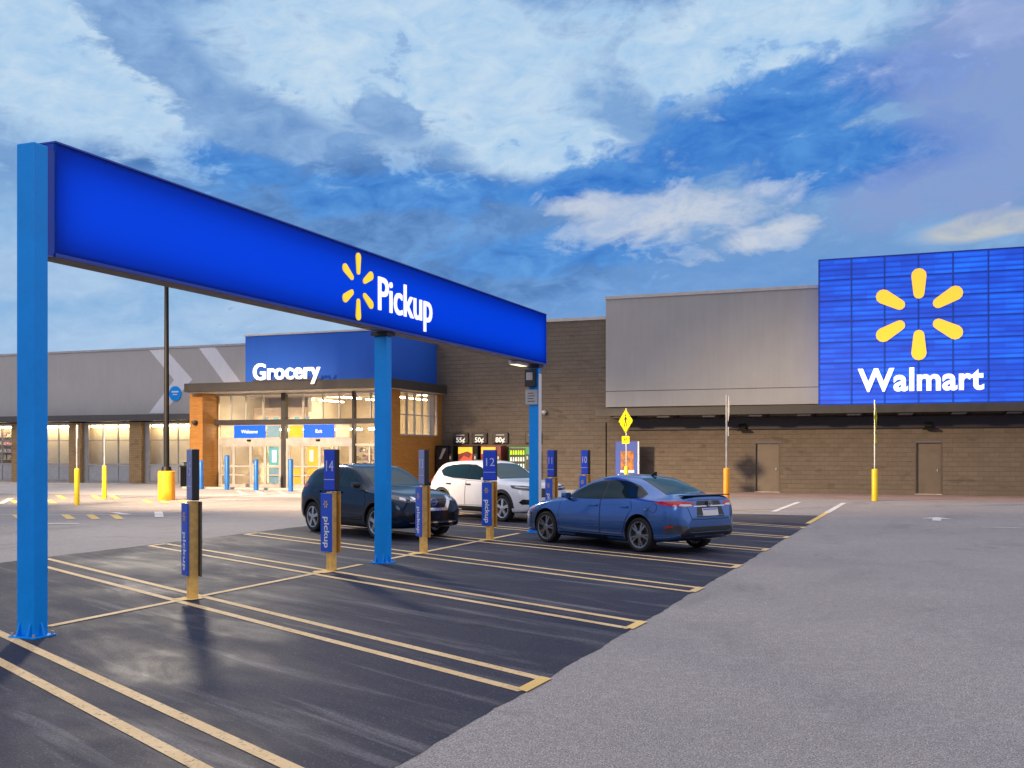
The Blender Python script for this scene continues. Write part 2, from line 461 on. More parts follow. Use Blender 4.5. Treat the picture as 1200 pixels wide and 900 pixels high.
M['door_frame'] = paint('brown_door_frame', (.085, .065, .05), .5)
M['left_fascia'] = paint('taupe_fascia', (.085, .078, .075), .5)
M['board_blue'] = paint('board_blue_film', (.012, .085, .60), .4, 0, .06)
M['board_bright'] = paint('bright_blue_board', (.003, .055, .40), .4, 0, .06)
M['sign_face'] = paint('number_box_blue', (.010, .058, .60), .35, 0, .06)
M['sign_sky_sheen'] = paint('sky_sheen_number_box', (.24, .27, .50), .35, 0, .1)  # paler grey blue stands in for sky reflected on the face
M['back_grey'] = paint('grey_back_board', (.10, .09, .08), .5, 0, .15)
M['number_white'] = paint('pale_number_film', (.55, .60, .80), .5, 0, .03)
M['price_black'] = paint('price_black', (.012, .008, .012), .35)
M['e_price'] = emit('lit_price_digits', (1, .95, .9), .55)
M['darkred'] = paint('dark_red_panel', (.16, .012, .012), .35, 0, .2)
M['green'] = paint('green_cabinet', (.02, .22, .04), .4, 0, .15)
M['e_amber'] = emit('lit_amber_graphic', (1, .48, .02), .55)
M['e_red'] = emit('lit_red_graphic', (.75, .05, .02), .45)
M['e_lime'] = emit('lit_lime_bottles', (.55, .95, .02), .75)
M['e_pale'] = emit('lit_pale_bottles', (.75, .85, .70), .55)
m, nt, b = newmat('orange_picture')
v = geomcoord(nt)
c = ramp(nt, noise(nt, v, 3.2, 4, .6), [(.35, (.48, .20, .02)), (.52, (.38, .12, .015)), (.6, (.10, .04, .02)), (.75, (.48, .34, .18))])
nt.links.new(c, b.inputs['Base Color'])
M['picture'] = m
# ------------------------------------------------------------------ ground and markings
def structure(name, mb, mat): return mb.build(name, mat, kind='structure')

g = MB(); g.sheet([(-500, -300), (500, -300), (500, 900), (-500, 900)], 0)
structure('asphalt_ground', g, M['asphalt'])

def wobble_edge(x, y0, y1, amp, n, seed):
    rnd = random.Random(seed); pts = []; w = 0
    for k in range(n + 1):
        w = w * .75 + rnd.uniform(-amp, amp)
        pts.append((x + w, y0 + (y1 - y0) * k / n))
    return pts
edge = wobble_edge(-2.93, -12, 31.5, .011, 420, 3) + wobble_edge(-14.4, 31.5, -12, .02, 420, 5)
g = MB(); g.sheet(edge, .004); bmesh.ops.triangulate(g.bm, faces=g.bm.faces)
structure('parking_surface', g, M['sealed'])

ap = [(-70, 33.6), (-40, 34.6), (-30, 35.4), (-23, 36.3), (-13.5, 41.6), (-13.5, 48.6), (-70, 48.6)]
g = MB(); g.sheet(ap, .004); structure('concrete_pavement', g, M['concrete'])
g = MB(); g.sheet([(-13.5, 42.3), (40, 42.3), (40, 48.6), (-13.5, 48.6)], .004); structure('reddish_pavement', g, M['walk'])
g = MB(); g.sheet([(-13.5, 42.12), (40, 42.12), (40, 42.3), (-13.5, 42.3)], .006); structure('pale_kerb_line', g, M['concrete'])
g = MB(); g.box(-34.4, -23.0, 42.55, 43.0, .004, .10, .01); structure('entrance_step', g, M['concrete'])

SL = 5.98 / 11.37
def strip(p, q, w, z):
    p = Vector(p); q = Vector(q); d = (q - p).normalized(); n = Vector((-d.y, d.x)) * w / 2
    return [tuple(p + n), tuple(q + n), tuple(q - n), tuple(p - n)]
for k in range(-2, 7):
    T = 8.10 + 3.085 * k
    a0, a1 = (-2.93, T - .03), (-14.2, T + 11.27 * SL - .02)
    b0, b1 = (-2.95, T - .47), (-14.2, T + 11.25 * SL - .49)
    g = MB()
    if k == 2:   # the third divider is hidden under the sedan near its end
        pass
    g.sheet(strip(a0, a1, .105, 0), .008); g.sheet(strip(b0, b1, .105, 0), .008)
    g.sheet([(-14.26, T + 11.33 * SL - .05), (-14.14, T + 11.2 * SL), (-14.14, T + 11.2 * SL - .5), (-14.26, T + 11.33 * SL - .55)], .0095)
    structure('stall_line', g, M['line'])
    g = MB(); g.sheet([(-2.88, T + .01), (-2.99, T + .06), (-3.01, T - .44), (-2.90, T - .51)], .0105)
    structure('stall_line_end', g, M['line_y'] if k < 2 else M['line'])
gaps = [8.06, 15.55, 22.6]
y = 2.0; segs = []
for gy in gaps:
    segs.append((y, gy - .42)); y = gy + .5
segs.append((y, 27.5))
for a, b in segs:
    if b - a < .2: continue
    g = MB(); g.sheet([(-8.71, a), (-8.60, a), (-8.60, b), (-8.71, b)], .0115); structure('centre_line', g, M['line'])
for k in range(0, 6):   # spilled yellow paint around each post foot
    yb = 10.82 + 3.17 * k
    pts = [(-8.65 + (.17 + random.uniform(-.05, .05)) * math.cos(t * .4488), yb + (.20 + random.uniform(-.06, .06)) * math.sin(t * .4488)) for t in range(14)]
    g = MB(); g.sheet(pts, .0135); structure('yellow_paint_patch', g, M['line_y'])
g = MB(); g.sheet([(-3.07, 27.9), (-2.93, 27.9), (-2.93, 33.0), (-3.07, 33.0)], .008); structure('bay_edge_line', g, M['line_y'])
for i in range(2):
    x = -3.0 - 1.57 * i
    g = MB(); g.sheet([(x - .09, 33.0), (x + .09, 33.0), (x + .09, 39.6), (x - .09, 39.6)], .008); structure('crossing_line', g, M['line_w'])
g = MB(); g.sheet([(-14, 33.28), (-4.7, 33.28), (-4.7, 33.42), (-14, 33.42)], .0095); structure('cross_line', g, M['line'])
bars = [((-23.4, 23.79), (-21.76, 22.37)), ((-22.73, 24.05), (-21.14, 22.61)), ((-22.09, 24.31), (-20.53, 22.85)), ((-24.73, 23.26), (-23.01, 21.87)),
        ((-34.03, 34.22), (-30.8, 31.31)), ((-32.67, 34.76), (-29.56, 31.8)), ((-31.97, 35.04), (-28.92, 32.06)),
        ((-27.74, 32.15), (-25.71, 30.14)), ((-27.17, 32.37), (-25.18, 30.35)), ((-26.46, 32.66), (-24.51, 30.62)), ((-31.13, 30.8), (-28.88, 28.88)), ((-32.41, 30.29), (-30.08, 28.4))]
for p, q in bars:
    g = MB(); g.sheet(strip(p, q, .22, 0), .008); structure('crosswalk_bar', g, M['line_y'])
for p, q in [((-30.28, 41.37), (-27.0, 37.48)), ((-29.47, 41.7), (-26.27, 37.78)), ((-28.54, 42.07), (-25.43, 38.11)), ((-27.3, 42.0), (-24.6, 38.6)), ((-22.9, 25.2), (-21.7, 24.5)), ((-21.9, 26.0), (-20.1, 23.9)),
             ((-21.4, 20.5), (-20.2, 21.0)), ((-30.18, 27.72), (-33.5, 31.3)), ((-25.2, 33.2), (-24.0, 33.5))]:
    g = MB(); g.sheet(strip(p, q, .24, 0), .012); structure('crosswalk_bar', g, M['line_w'])
g = MB(); g.sheet(strip((-30, 25.9), (-13.0, 33.5), .10, 0), .010); structure('lane_line', g, M['line_w'])
g = MB(); g.sheet(strip((-31, 20.6), (-20, 25.3), .10, 0), .010); structure('lane_line', g, M['line_w'])
# turned white symbol on the right-hand lane: an arrow head and its stub
g = MB(); g.sheet([(-.35, 31.2), (.05, 31.9), (.45, 31.2), (.16, 31.2), (.16, 30.3), (-.06, 30.3), (-.06, 31.2)], .008); structure('lane_arrow', g, M['line_w'])
g = MB(); g.sheet([(1.05, 28.10), (12, 28.10), (12, 28.20), (1.05, 28.20)], .008); structure('lane_line', g, M['line_w'])

# ------------------------------------------------------------------ the store
def settle(root, loc):
    loc = Vector(loc); root.location = loc
    for ch in root.children: ch.location = ch.location - loc

FY = 48.5
store = thing('store_building', 'long low superstore with brown block walls, grey upper panels, canopies and glazed grocery entrance', 'building')
def part(name, mb, mat, parent=None, label=None): return mb.build(name, mat, parent or store, label=label)

# brown block wall, with the two openings for the flush doors left as recesses
doors = [(-7.55, -6.42), (-.79, .29)]
w = MB()
w.box(-25.2, -14.46, FY + .001, FY + .4, 5.2, 8.10); w.box(-23.35, -14.46, FY, FY + .4, 0, 5.199)
xs = [-14.458] + [d for dd in doors for d in dd] + [30]
for i in range(0, len(xs) - 1, 2): w.box(xs[i], xs[i + 1], FY, FY + .4, 0, 3.92)
for a, b in doors: w.box(a, b, FY, FY + .4, 2.26, 3.92)
part('block_wall', w, M['brick'])
g = MB(); g.box(-25.2, -14.465, FY - .06, FY + .5, 8.10, 8.25, .01); part('wall_cap', g, M['cap'])
g = MB(); g.box(-14.47, 30, FY - .13, FY + .4, 3.93, 9.02); up = part('upper_wall', g, M['grey_clad'], label='smooth grey upper wall beside the big blue sign')
g = MB(); g.box(-14.47, 30, FY - .138, FY - .131, 4.66, 4.685); part('joint', g, M['charcoal'], up)
g = MB(); g.box(-14.50, 30, FY - .19, FY + .5, 9.02, 9.17, .012); part('wall_cap', g, M['cap'])
g = MB(); g.box(-14.52, -14.46, FY + .0, FY + .06, 0, 3.2); part('downpipe', g, M['charcoal'])
for a, b in doors:
    g = MB(); g.box(a + .06, b - .06, FY + .09, FY + .14, .02, 2.19); d = part('door', g, M['door_brown'])
    g = MB(); g.box(a, a + .06, FY - .012, FY + .13, .0, 2.25); g.box(b - .06, b, FY - .012, FY + .13, 0, 2.25); g.box(a + .06, b - .06, FY - .012, FY + .13, 2.19, 2.25)
    part('door_frame', g, M['door_frame'], d)
    g = MB(); g.box(b - .2, b - .16, FY + .05, FY + .09, .98, 1.10, .008); part('handle', g, M['steel'], d)
    g = MB(); g.box(a, b, FY - .03, FY + .1, .004, .03); part('sill', g, M['concrete'], d)

# right canopy: fascia, flat deck, ribs and its shadow strip on the wall
g = MB(); g.box(-14.42, 30, 46.45, 46.55, 3.44, 3.78, .01); part('canopy_fascia', g, M['charcoal'])
g = MB(); g.box(-14.40, 30, 46.55, 48.36, 3.56, 3.70); can = part('canopy_deck', g, M['soffit'])
for i in range(17):
    x = -13.6 + 2.03 * i
    g = MB(); g.prism([(0, 0), (.55, 0), (.75, .2), (.2, .2)], (x, 46.56, 3.352), (1, 0, 0), (0, 0, 1), (0, 1.78, 0)); part('outrigger', g, M['navy_band'], can)
g = MB(); g.box(-13.4, 30, 48.34, FY - .003, 2.84, 3.34); part('wall_shadow_strip', g, M['navy_band'])  # dark strip in place of the shadow the canopy casts on the wall
for x in (-8.05, -.25, 7.6):
    g = MB(); g.box(x - .16, x + .16, 48.18, 48.335, 2.84, 3.05, .02); g.box(x - .22, x + .22, 48.10, 48.3, 2.75, 2.835, .015); part('wall_light', g, M['black'])

# left wing: rendered upper wall with painted chevrons
g = MB(); g.box(-72, -31.0, FY, FY + .4, 3.95, 7.62); lw = part('left_upper_wall', g, M['grey_left'])
g = MB(); g.box(-72, -31.0, FY - .05, FY + .5, 7.62, 7.74, .01); part('wall_cap', g, M['cap'])
def mural(pts, nm='chevron'):
    g = MB(); g.prism(pts, (0, FY - .012, 0), (1, 0, 0), (0, 0, 1), (0, .010, 0)); part(nm, g, M['mural'], lw)
mural([(-41.49, 7.6), (-40.35, 7.6), (-38.5, 5.85), (-40.53, 4.0), (-41.5, 4.0), (-39.75, 5.85)])
mural([(-38.06, 7.6), (-36.97, 7.6), (-34.9, 5.2), (-36.0, 5.2)])
g = MB(); g.lathe([(0, 0), (.42, 0), (.42, .03), (0, .03)], (-39.65, FY - .05, 5.08), 28, 'y')
em = part('round_emblem', g, M['post_blue'], lw)
g = MB(); g.box(-39.88, -39.42, FY - .062, FY - .052, 5.14, 5.22); g.box(-39.80, -39.50, FY - .062, FY - .052, 5.00, 5.05); part('emblem_bar', g, M['white'], em)
g = MB(); g.box(-72, -34.5, 47.75, 48.49, 3.56, 3.92, .015); part('left_canopy', g, M['left_fascia'])

# left shopfront: piers, windows with lit blinds behind
bay = 4.453
piers = [-46.78 + bay * i for i in range(-5, 2)]
for x in piers:
    g = MB(); g.box(x - .43, x + .43, 48.3, FY + .35, 0, 3.495); part('brick_pier', g, M['pier'])
for i, x in enumerate(piers):
    x0 = x + .43; x1 = (x + bay - .43) if i < len(piers) - 1 else -38.6
    y0 = 48.62
    f = MB()
    f.box(x0, x0 + .30, y0 - .06, y0 + .08, 0, 3.49)
    f.box(x0 + .3, x1, y0 - .05, y0 + .05, 3.38, 3.49); f.box(x0 + .3, x1, y0 - .05, y0 + .05, 1.02, 1.12)
    f.box(x0 + .3, x1, y0 - .03, y0 + .03, 2.44, 2.50); f.box(x0 + .3, x1, y0 - .05, y0 + .05, 0, .1)
    nm = 3
    for k in range(nm):
        xx = x0 + .3 + (x1 - x0 - .3) * (k + .5 * (k > 0)) / nm if k else x0 + .3
        xx = x0 + .3 + (x1 - x0 - .3) * k / nm
        f.box(xx, xx + .06, y0 - .045, y0 + .045, .1, 3.38)
    wdw = part('window', f, M['alu'])
    p = MB(); p.box(x0 + .3, x1, y0 + .005, y0 + .011, 1.12, 3.38); part('pane', p, M['glass'], wdw)
    p = MB()
    for k in range(nm): 
        a = x0 + .36 + (x1 - x0 - .3) * k / nm; b = x0 + .3 + (x1 - x0 - .3) * (k + 1) / nm
        p.box(a + .02, b - .02, y0 - .02, y0 + .03, .12, 1.0)
    part('lower_panel', p, M['cap'], wdw)
    t = MB(); t.box(x0 + .35, x1 - .05, y0 + .18, y0 + .30, 3.24, 3.34); part('strip_light', t, M['e_tube'], wdw)
    if i != 3:
        bl = MB(); bl.box(x0 - .2, x1 + .2, y0 + .62, y0 + .66, .4, 3.4); part('blind', bl, M['blind'] if 'blind' in M else M['white'], wdw)
    else:
        for zz in (1.3, 1.75, 2.2, 2.7):
            bl = MB(); bl.box(x0, x1, y0 + .7, y0 + 1.2, zz, zz + .06); 
            for q in range(9): bl.box(x0 + .1 + q * .4, x0 + .4 + q * .4, y0 + .75, y0 + 1.1, zz + .062, zz + .18 + .18 * random.random())
            part('shelf', bl, M['goods'], wdw)
        bl = MB(); bl.box(x0 - .2, x1 + .2, y0 + 1.3, y0 + 1.36, 0, 3.4); part('back_panel', bl, M['wall_in'], wdw)
g = MB(); g.box(-72, -38.0, 49.9, 50.0, 0, 3.95); g.box(-72, -38.0, 48.95, 49.9, 3.5, 3.6); part('inner_wall', g, M['wall_in'])
g = MB(); g.box(-72, -38.3, FY + .2, FY + .35, 3.496, 3.945); part('lintel', g, M['charcoal'])

# glazed entrance block standing forward of the wall
VX0, VX1, VY, GY = -34.3, -23.1, 43.0, 44.0
g = MB(); g.box(-31.25, -23.4, 43.35, FY - .002, 5.16, 7.44); part('blue_parapet', g, M['blue_clad'])
g = MB(); g.box(-31.30, -23.36, 43.30, FY - .002, 7.44, 7.52, .01); part('wall_cap', g, M['cap'])
g = MB(); g.box(-34.0, -22.72, 42.2, 48.3, 4.72, 5.14, .02); part('entrance_canopy', g, M['charcoal'])
g = MB(); g.box(-33.9, -22.8, 42.3, 48.2, 4.695, 4.717); part('entrance_soffit', g, M['soffit'])
g = MB(); g.box(VX0, VX0 + .78, VY, FY - .002, 0, 4.69); part('entrance_column', g, M['wood'])
g = MB(); g.box(VX1 - .75, VX1, VY, 44.0, 0, 4.69); part('entrance_column', g, M['wood'])
g = MB(); g.box(VX1 - .25, VX1 - .003, 44.0, FY - .002, 0, 2.58); part('side_cladding', g, M['wood'])
g = MB(); g.box(VX1 - .25, VX1 - .003, 48.05, FY - .002, 2.58, 4.69); part('side_jamb', g, M['wood'])
g = MB()
for yy in (44.0, 44.8, 45.6, 46.4, 47.2, 48.0): g.box(VX1 - .16, VX1 - .05, yy, yy + .07, 2.60, 4.66)
g.box(VX1 - .15, VX1 - .06, 44.07, 48.0, 2.58, 2.65); g.box(VX1 - .15, VX1 - .06, 44.07, 48.0, 4.62, 4.69); g.box(VX1 - .13, VX1 - .08, 44.07, 48.0, 3.55, 3.6)
sw = part('side_window', g, M['alu'])
g = MB(); g.box(VX1 - .112, VX1 - .104, 44.05, 48.02, 2.64, 4.64); part('pane', g, M['glass'], sw)
X0, X1 = VX0 + .78, VX1 - .75
# dark structural frame
g = MB(); g.box(X0, X1, GY - .08, GY + .12, 3.15, 3.40); 
g.box(-29.55, -29.33, GY - .14, GY + .14, .0, 3.15); g.box(-29.55, -29.33, GY - .14, GY + .14, 3.40, 4.69)
g.box(-25.62, -25.50, GY - .10, GY + .12, 0, 3.15); g.box(-25.62, -25.50, GY - .10, GY + .12, 3.40, 4.69)
part('dark_frame', g, M['charcoal'])
g = MB()
for x in (-32.6, -31.7, -30.7, -28.4, -27.3, -26.4, -24.7): g.box(x, x + .07, GY - .04, GY + .05, 3.40, 4.69)
g.box(X0, X1, GY - .035, GY + .04, 4.60, 4.69)
cw = part('clerestory_window', g, M['alu'])
g = MB(); g.box(X0, X1, GY + .052, GY + .058, 3.40, 4.69); part('pane', g, M['glass'], cw)
# two sliding door sets
def door_set(xa, xb, panels, xs):
    f = MB()
    f.box(xa, xb, GY - .07, GY + .08, 2.16, 2.46)
    f.box(xa, xa + .12, GY - .07, GY + .08, 0, 2.16); f.box(xb - .12, xb, GY - .07, GY + .08, 0, 2.16)
    f.box(xa + .12, xb - .12, GY - .03, GY + .03, 2.46, 2.52); f.box(xa + .12, xb - .12, GY - .03, GY + .03, 3.09, 3.15)
    ds = part('entrance_doors', f, M['alu'])
    for i, (a, b) in enumerate(zip(xs, xs[1:])):
        lf = MB()
        lf.box(a, a + .07, GY - .03, GY + .03, .02, 2.15); lf.box(b - .07, b, GY - .03, GY + .03, .02, 2.15)
        lf.box(a + .07, b - .07, GY - .03, GY + .03, .02, .22); lf.box(a + .07, b - .07, GY - .025, GY + .025, .64, .70); lf.box(a + .07, b - .07, GY - .03, GY + .03, 1.06, 1.14); lf.box(a + .07, b - .07, GY - .03, GY + .03, 2.08, 2.15)
        L = part('door_leaf', lf, M['alu'], ds)
        p = MB(); p.box(a + .07, b - .07, GY + .034, GY + .040, .2, 2.1); part('pane', p, M['glass'], L)
    p = MB(); p.box((xa + xb) / 2 - .1, (xa + xb) / 2 + .1, GY - .16, GY - .075, 2.33, 2.42, .02); part('door_sensor', p, M['black'], ds)
    for a, b, mt in panels:
        p = MB(); p.box(a, b, GY - .01, GY + .02, 2.53, 3.085); part('transom_panel', p, M[mt], ds)
    return ds
d1 = door_set(-33.3, -29.56, [(-33.15, -32.4, 'tan_panel'), (-30.45, -29.7, 'dusty_blue')], (-33.18, -32.4, -31.4, -30.55, -29.68))
d2 = door_set(-29.32, -25.63, [(-29.15, -28.4, 'amber'), (-26.55, -25.8, 'cream_panel')], (-29.2, -28.4, -27.45, -26.5, -25.75))
for (a, b, word, ds) in ((-32.35, -30.52, 'Welcome', d1), (-28.32, -26.62, 'Exit', d2)):
    p = MB(); p.box(a, b, GY - .05, GY - .012, 2.50, 3.12); pn = part('word_panel', p, M['e_panel'], ds)
    text_mesh('lettering', word, .24, M['white'], frame_mtx(((a + b) / 2, GY - .056, 2.73), (1, 0, 0), (0, 0, 1)), pn, .01, .004)
f = MB()
f.box(-25.49, -24.0, GY - .03, GY + .03, 0, .2); f.box(-25.49, -24.0, GY - .03, GY + .03, 2.1, 2.2); f.box(-25.49, -24.0, GY - .03, GY + .03, 1.06, 1.14); f.box(-24.0, -23.85, GY - .05, GY + .05, 0, 3.15); f.box(-24.75, -24.68, GY - .03, GY + .03, .2, 2.1)
sd = part('side_light', f, M['alu'])
p = MB(); p.box(-25.49, -24.0, GY + .034, GY + .04, .2, 3.15); part('pane', p, M['glass'], sd)
# posters standing just inside the glass
for (a, b, z0, z1, mt, nm) in [(-30.40, -29.75, 1.16, 2.06, 'teal_poster', 'poster'), (-30.20, -29.95, 1.3, 1.9, 'white', 'poster_sheet'), (-28.2, -27.55, .25, 2.06, 'amber', 'poster'), (-28.05, -27.85, 1.35, 1.9, 'white', 'poster_sheet'),
                               (-29.08, -28.5, .25, 1.04, 'amber', 'poster'), (-30.4, -29.75, .25, 1.04, 'dusty_blue', 'poster')]:
    p = MB(); p.box(a, b, GY + (.075 if nm == 'poster' else .062), GY + (.09 if nm == 'poster' else .07), z0, z1); part(nm, p, M[mt])
for x, lab in ((-29.85, 'red extinguisher on the floor behind the left glass doors, beside a teal poster'), (-28.62, 'red extinguisher on the floor behind the right glass doors, beside amber posters')):
    p = MB(); p.cyl(0, 0, .003, .75, .10, .09); p.lathe([(.09, .75), (.12, .80), (.03, .92), (0, .92)], (0, 0, 0))
    o = p.build('extinguisher', M['red']); o.location = (x, GY + .35, 0); tag(o, lab, 'extinguisher')
# interior of the entrance hall
g = MB(); g.box(VX0 + .8, VX1 - .26, GY + .15, 62, -.05, .003); part('hall_floor', g, M['wall_in'])
g = MB(); g.box(VX0 + .8, VX1 - .26, 56.0, 56.1, 0, 5.1); part('hall_back_wall', g, M['hall_back'])
g = MB(); g.box(VX0 + .82, VX0 + .9, GY + .2, 56, 0, 5.1); g.box(VX1 - .9, VX1 - .82, 48.6, 56, 0, 5.1); part('hall_side_wall', g, M['wall_in'])
g = MB(); g.box(VX0 + .8, VX1 - .26, GY + .15, 56, 4.96, 5.05); part('hall_ceiling', g, M['hall_back'])
for x in (-32.3, -29.3, -26.6, -24.4):
    for yy in (45.4, 48.6, 51.8):
        g = MB(); g.box(x - .06, x + .06, yy, yy + 2.5, 4.70, 4.76); part('hall_strip_and_fill', g, M['e_strip'])
for xx in (-33.1, -31.2, -29.2, -27.3, -25.4):  # extra strips hidden behind the transom, added to brighten the doorway
    g = MB(); g.box(xx, xx + 1.5, 45.1, 45.2, 2.88, 2.95); part('hall_strip_and_fill', g, M['e_strip'])
g = MB(); g.box(-33.2, -30.9, 46.6, 46.75, 0, 2.4); part('hall_partition', g, M['cream_panel'])
g = MB(); g.box(-33.0, -29.8, 46.5, 46.7, 2.9, 4.1); part('hall_banner', g, M['tan_panel'])
for k in range(5):
    g = MB(); g.prism([(0, 0), (.28, 0), (.55, .5), (.27, .5)], (-32.6 + .62 * k, 46.48, 3.1), (1, 0, 0), (0, 0, 1), (0, .015, 0)); part('banner_chevron', g, M['teal_poster' if k % 2 else 'dusty_blue'])
g = MB(); g.box(-29.2, -28.3, 46.6, 46.75, 0, 2.4); part('hall_partition', g, M['cream_panel'])
for sx in (-27.0, -25.6, -24.6):
    for zz in (.15, .55, .95, 1.35, 1.75):
        g = MB(); g.box(sx, sx + .95, 46.4, 46.9, zz, zz + .05); part('shop_shelf', g, M['cap'])
        g = MB()
        for q in range(7): g.box(sx + .03 + q * .13, sx + .14 + q * .13, 46.42, 46.7, zz + .052, zz + .16 + .16 * random.random())
        part('shelf_goods', g, M['goods'])
# the lit word above the doors stands on the canopy edge
gl = thing('shop_lettering', 'glowing white word Grocery standing above the entrance canopy edge', 'sign', (-28.07, 42.1, 5.14))
text_mesh('letters', 'Grocery', 1.08, M['e_letter'], frame_mtx((0, -.05, .07), (1, 0, 0), (0, 0, 1)), gl, .10, .016, sx=.95, spacing=1.04)
g = MB(); g.box(-1.9, 1.9, -.0, .04, .0, .07); g.box(-1.6, -1.5, -.02, .05, .06, .3); g.build('mounting_rail', M['charcoal'], gl)
# wall lamps on the brown columns and on the block wall
for x, y, z, lab in ((-33.9, 42.99, 3.25, 'small dark wall lamp on the wood column left of the entrance'), (-17.57, 48.49, 3.72, 'small white wall lamp high on the brown block wall')):
    t = thing('wall_lamp', lab, 'lamp', (x, y, z))
    g = MB(); g.box(-.09, .09, -.04, 0, -.1, .12, .01); g.build('back_plate', M['charcoal'], t)
    g = MB(); g.lathe([(.03, -.12), (.13, -.02), (.13, .06), (.05, .1), (0, .1)], (0, -.16, 0), 16); g.build('lamp_shade', M['cap'] if x > -20 else M['charcoal'], t, True)
settle(store, (-15, FY, 0))
# ------------------------------------------------------------------ big lit wall sign
ws = thing('wall_sign', 'huge lit blue wall sign with six yellow rays and white lettering above the canopy', 'sign', (-.64, 48.0, 3.86))
HW, HH = 4.035, 6.30
g = MB(); g.box(-HW, HW, -.10, .22, 0, HH); g.build('sign_box', M['box_blue'], ws)
g = MB(); g.box(-HW + .03, HW - .03, -.135, -.102, .03, HH - .03); g.build('led_face', M['led'], ws)
g = MB()
for k in range(7):
    x = -HW + k * 2 * HW / 6
    g.box(x - .03, x + .03, -.165, -.137, 0, HH)
for k in range(8):
    z = k * HH / 7
    g.box(-HW, HW, -.155, -.1375, z - .018, z + .018)
g.build('face_grid', M['sign_blue'], ws)
g = MB(); g.box(-HW - .012, -HW - .002, -.08, .21, .05, HH - .05); g.build('side_glow_strip', M['e_side'], ws)
zc = 7.60 - 3.86
for k in range(6):
    a = math.pi / 2 + k * math.pi / 3
    g = MB(); g.prism(ray_pts(.66, 1.93, .43, .60, a), (.02, -.17, zc), (1, 0, 0), (0, 0, 1), (0, -.07, 0)); g.build('yellow_ray', M['e_yellow'], ws)
text_mesh('lettering', 'Walmart', 1.34, M['e_white'], frame_mtx((.06, -.19, 4.42 - 3.86), (1, 0, 0), (0, 0, 1)), ws, .06, .038, sx=.98, spacing=1.03)

# ------------------------------------------------------------------ the long lit gantry over the bays
BX, BX2 = -8.25, -8.50
BY0, BY1, BZ0, BZ1 = 8.26, 22.86, 3.83, 4.96
gs = thing('pickup_gantry', 'long lit blue box sign lettered Pickup carried on three blue posts over the bays', 'sign', (-8.46, 15.5, 0))
def gp(name, mb, mat, parent=None, **k): return mb.build(name, mat, parent or gs, **k)
OX, OY = 8.46, -15.5
def L(x, y, z=0): return (x + 8.46, y - 15.5, z)
g = MB()
x0, x1 = BX2 + 8.46, BX + 8.46; y0, y1 = BY0 - 15.5, BY1 - 15.5
# hollow box: back, top, floor and ends, open to the east where the translucent face sits
g.box(x0, x0 + .02, y0, y1, BZ0, BZ1); g.box(x0 + .02, x1 - .02, y0, y1, BZ1 - .03, BZ1); g.box(x0 + .02, x1 - .02, y0, y1, BZ0 + .02, BZ0 + .05)
g.box(x0 + .02, x1 - .02, y0, y0 + .02, BZ0 + .05, BZ1 - .03); g.box(x0 + .02, x1 - .02, y1 - .02, y1, BZ0 + .05, BZ1 - .03)
box = gp('sign_box', g, M['box_blue'])
g = MB(); g.box(x1 - .018, x1, y0, y1, BZ0 + .02, BZ1); gp('translucent_face', g, M['lightbox'], box)
g = MB(); g.box(x0 + .03, x0 + .04, y0 + .10, y1 - .10, BZ0 + .15, BZ1 - .15); gp('backlight', g, M['e_blue'], box)
g = MB(); g.box(x0 - .01, x1 - .005, y0 + .01, y1 - .01, BZ0 - .022, BZ0 + .018); gp('soffit', g, M['soffit_dark'], box)
g = MB(); g.box(x1 - .004, x1 + .012, y0 - .005, y1 + .005, BZ0 - .018, BZ0 + .018); g.box(x0 - .015, x1 + .012, y0 - .005, y1 + .005, BZ1 + .002, BZ1 + .02); gp('edge_trim', g, M['sign_blue'], box)
def gpost(y, ztop, front, px=0.0):
    yy = y - 15.5
    p = MB(); p.box(px - .114, px + .114, yy - .089, yy + .089, .02, ztop, .012)
    po = gp('post', p, M['post_blue'])
    p = MB(); p.box(px - .165, px + .165, yy - .145, yy + .145, .004, .022, .004); gp('base_plate', p, M['post_blue'], po)
    for sx in (-1, 1):
        p = MB()
        p.prism([(0, 0), (.045, 0), (0, .13)], (px + sx * .116, yy - .012, .023), (sx, 0, 0), (0, 0, 1), (0, .024, 0)); gp('gusset', p, M['post_blue'], po)
        p = MB(); p.prism([(0, 0), (.045, 0), (0, .13)], (px - .012 + .07 * sx, yy - .091, .023), (0, -1, 0), (0, 0, 1), (.018, 0, 0)); gp('gusset', p, M['post_blue'], po)
    p = MB()
    for sx in (-.14, .14):
        for sy in (-.12, .12):
            p.cyl(px + sx, yy + sy, .022, .05, .016, n=6); gp('anchor_bolt', p, M['steel'], po); p = MB()
    if not front:
        p = MB(); p.box(px - .15, px + .15, yy - .14, yy + .14, ztop, BZ0 - .024); gp('top_plate', p, M['navy_band'], po)
    return po
p1 = gpost(8.06, 4.895, True, .115)
p = MB(); p.box(-.03, -.003, 8.02 - 15.5, 8.255 - 15.5, BZ0 - .02, 4.86); p.box(.14, .205, 8.152 - 15.5, 8.255 - 15.5, BZ0 - .02, 4.88); gp('splice_plate', p, M['box_blue'], p1)
gpost(15.5, 3.74, False)
p3 = gpost(22.60, 3.74, False, .03)
for y in (21.65,):
    p = MB(); p.box(-.10, .10, y - .35 - 15.5, y + .35 - 15.5, BZ0 - .10, BZ0 - .024, .01); lm = gp('luminaire', p, M['cap'])
    p = MB(); p.box(-.08, .08, y - .32 - 15.5, y + .32 - 15.5, BZ0 - .107, BZ0 - .1005); gp('lens', p, M['e_lamp'], lm)
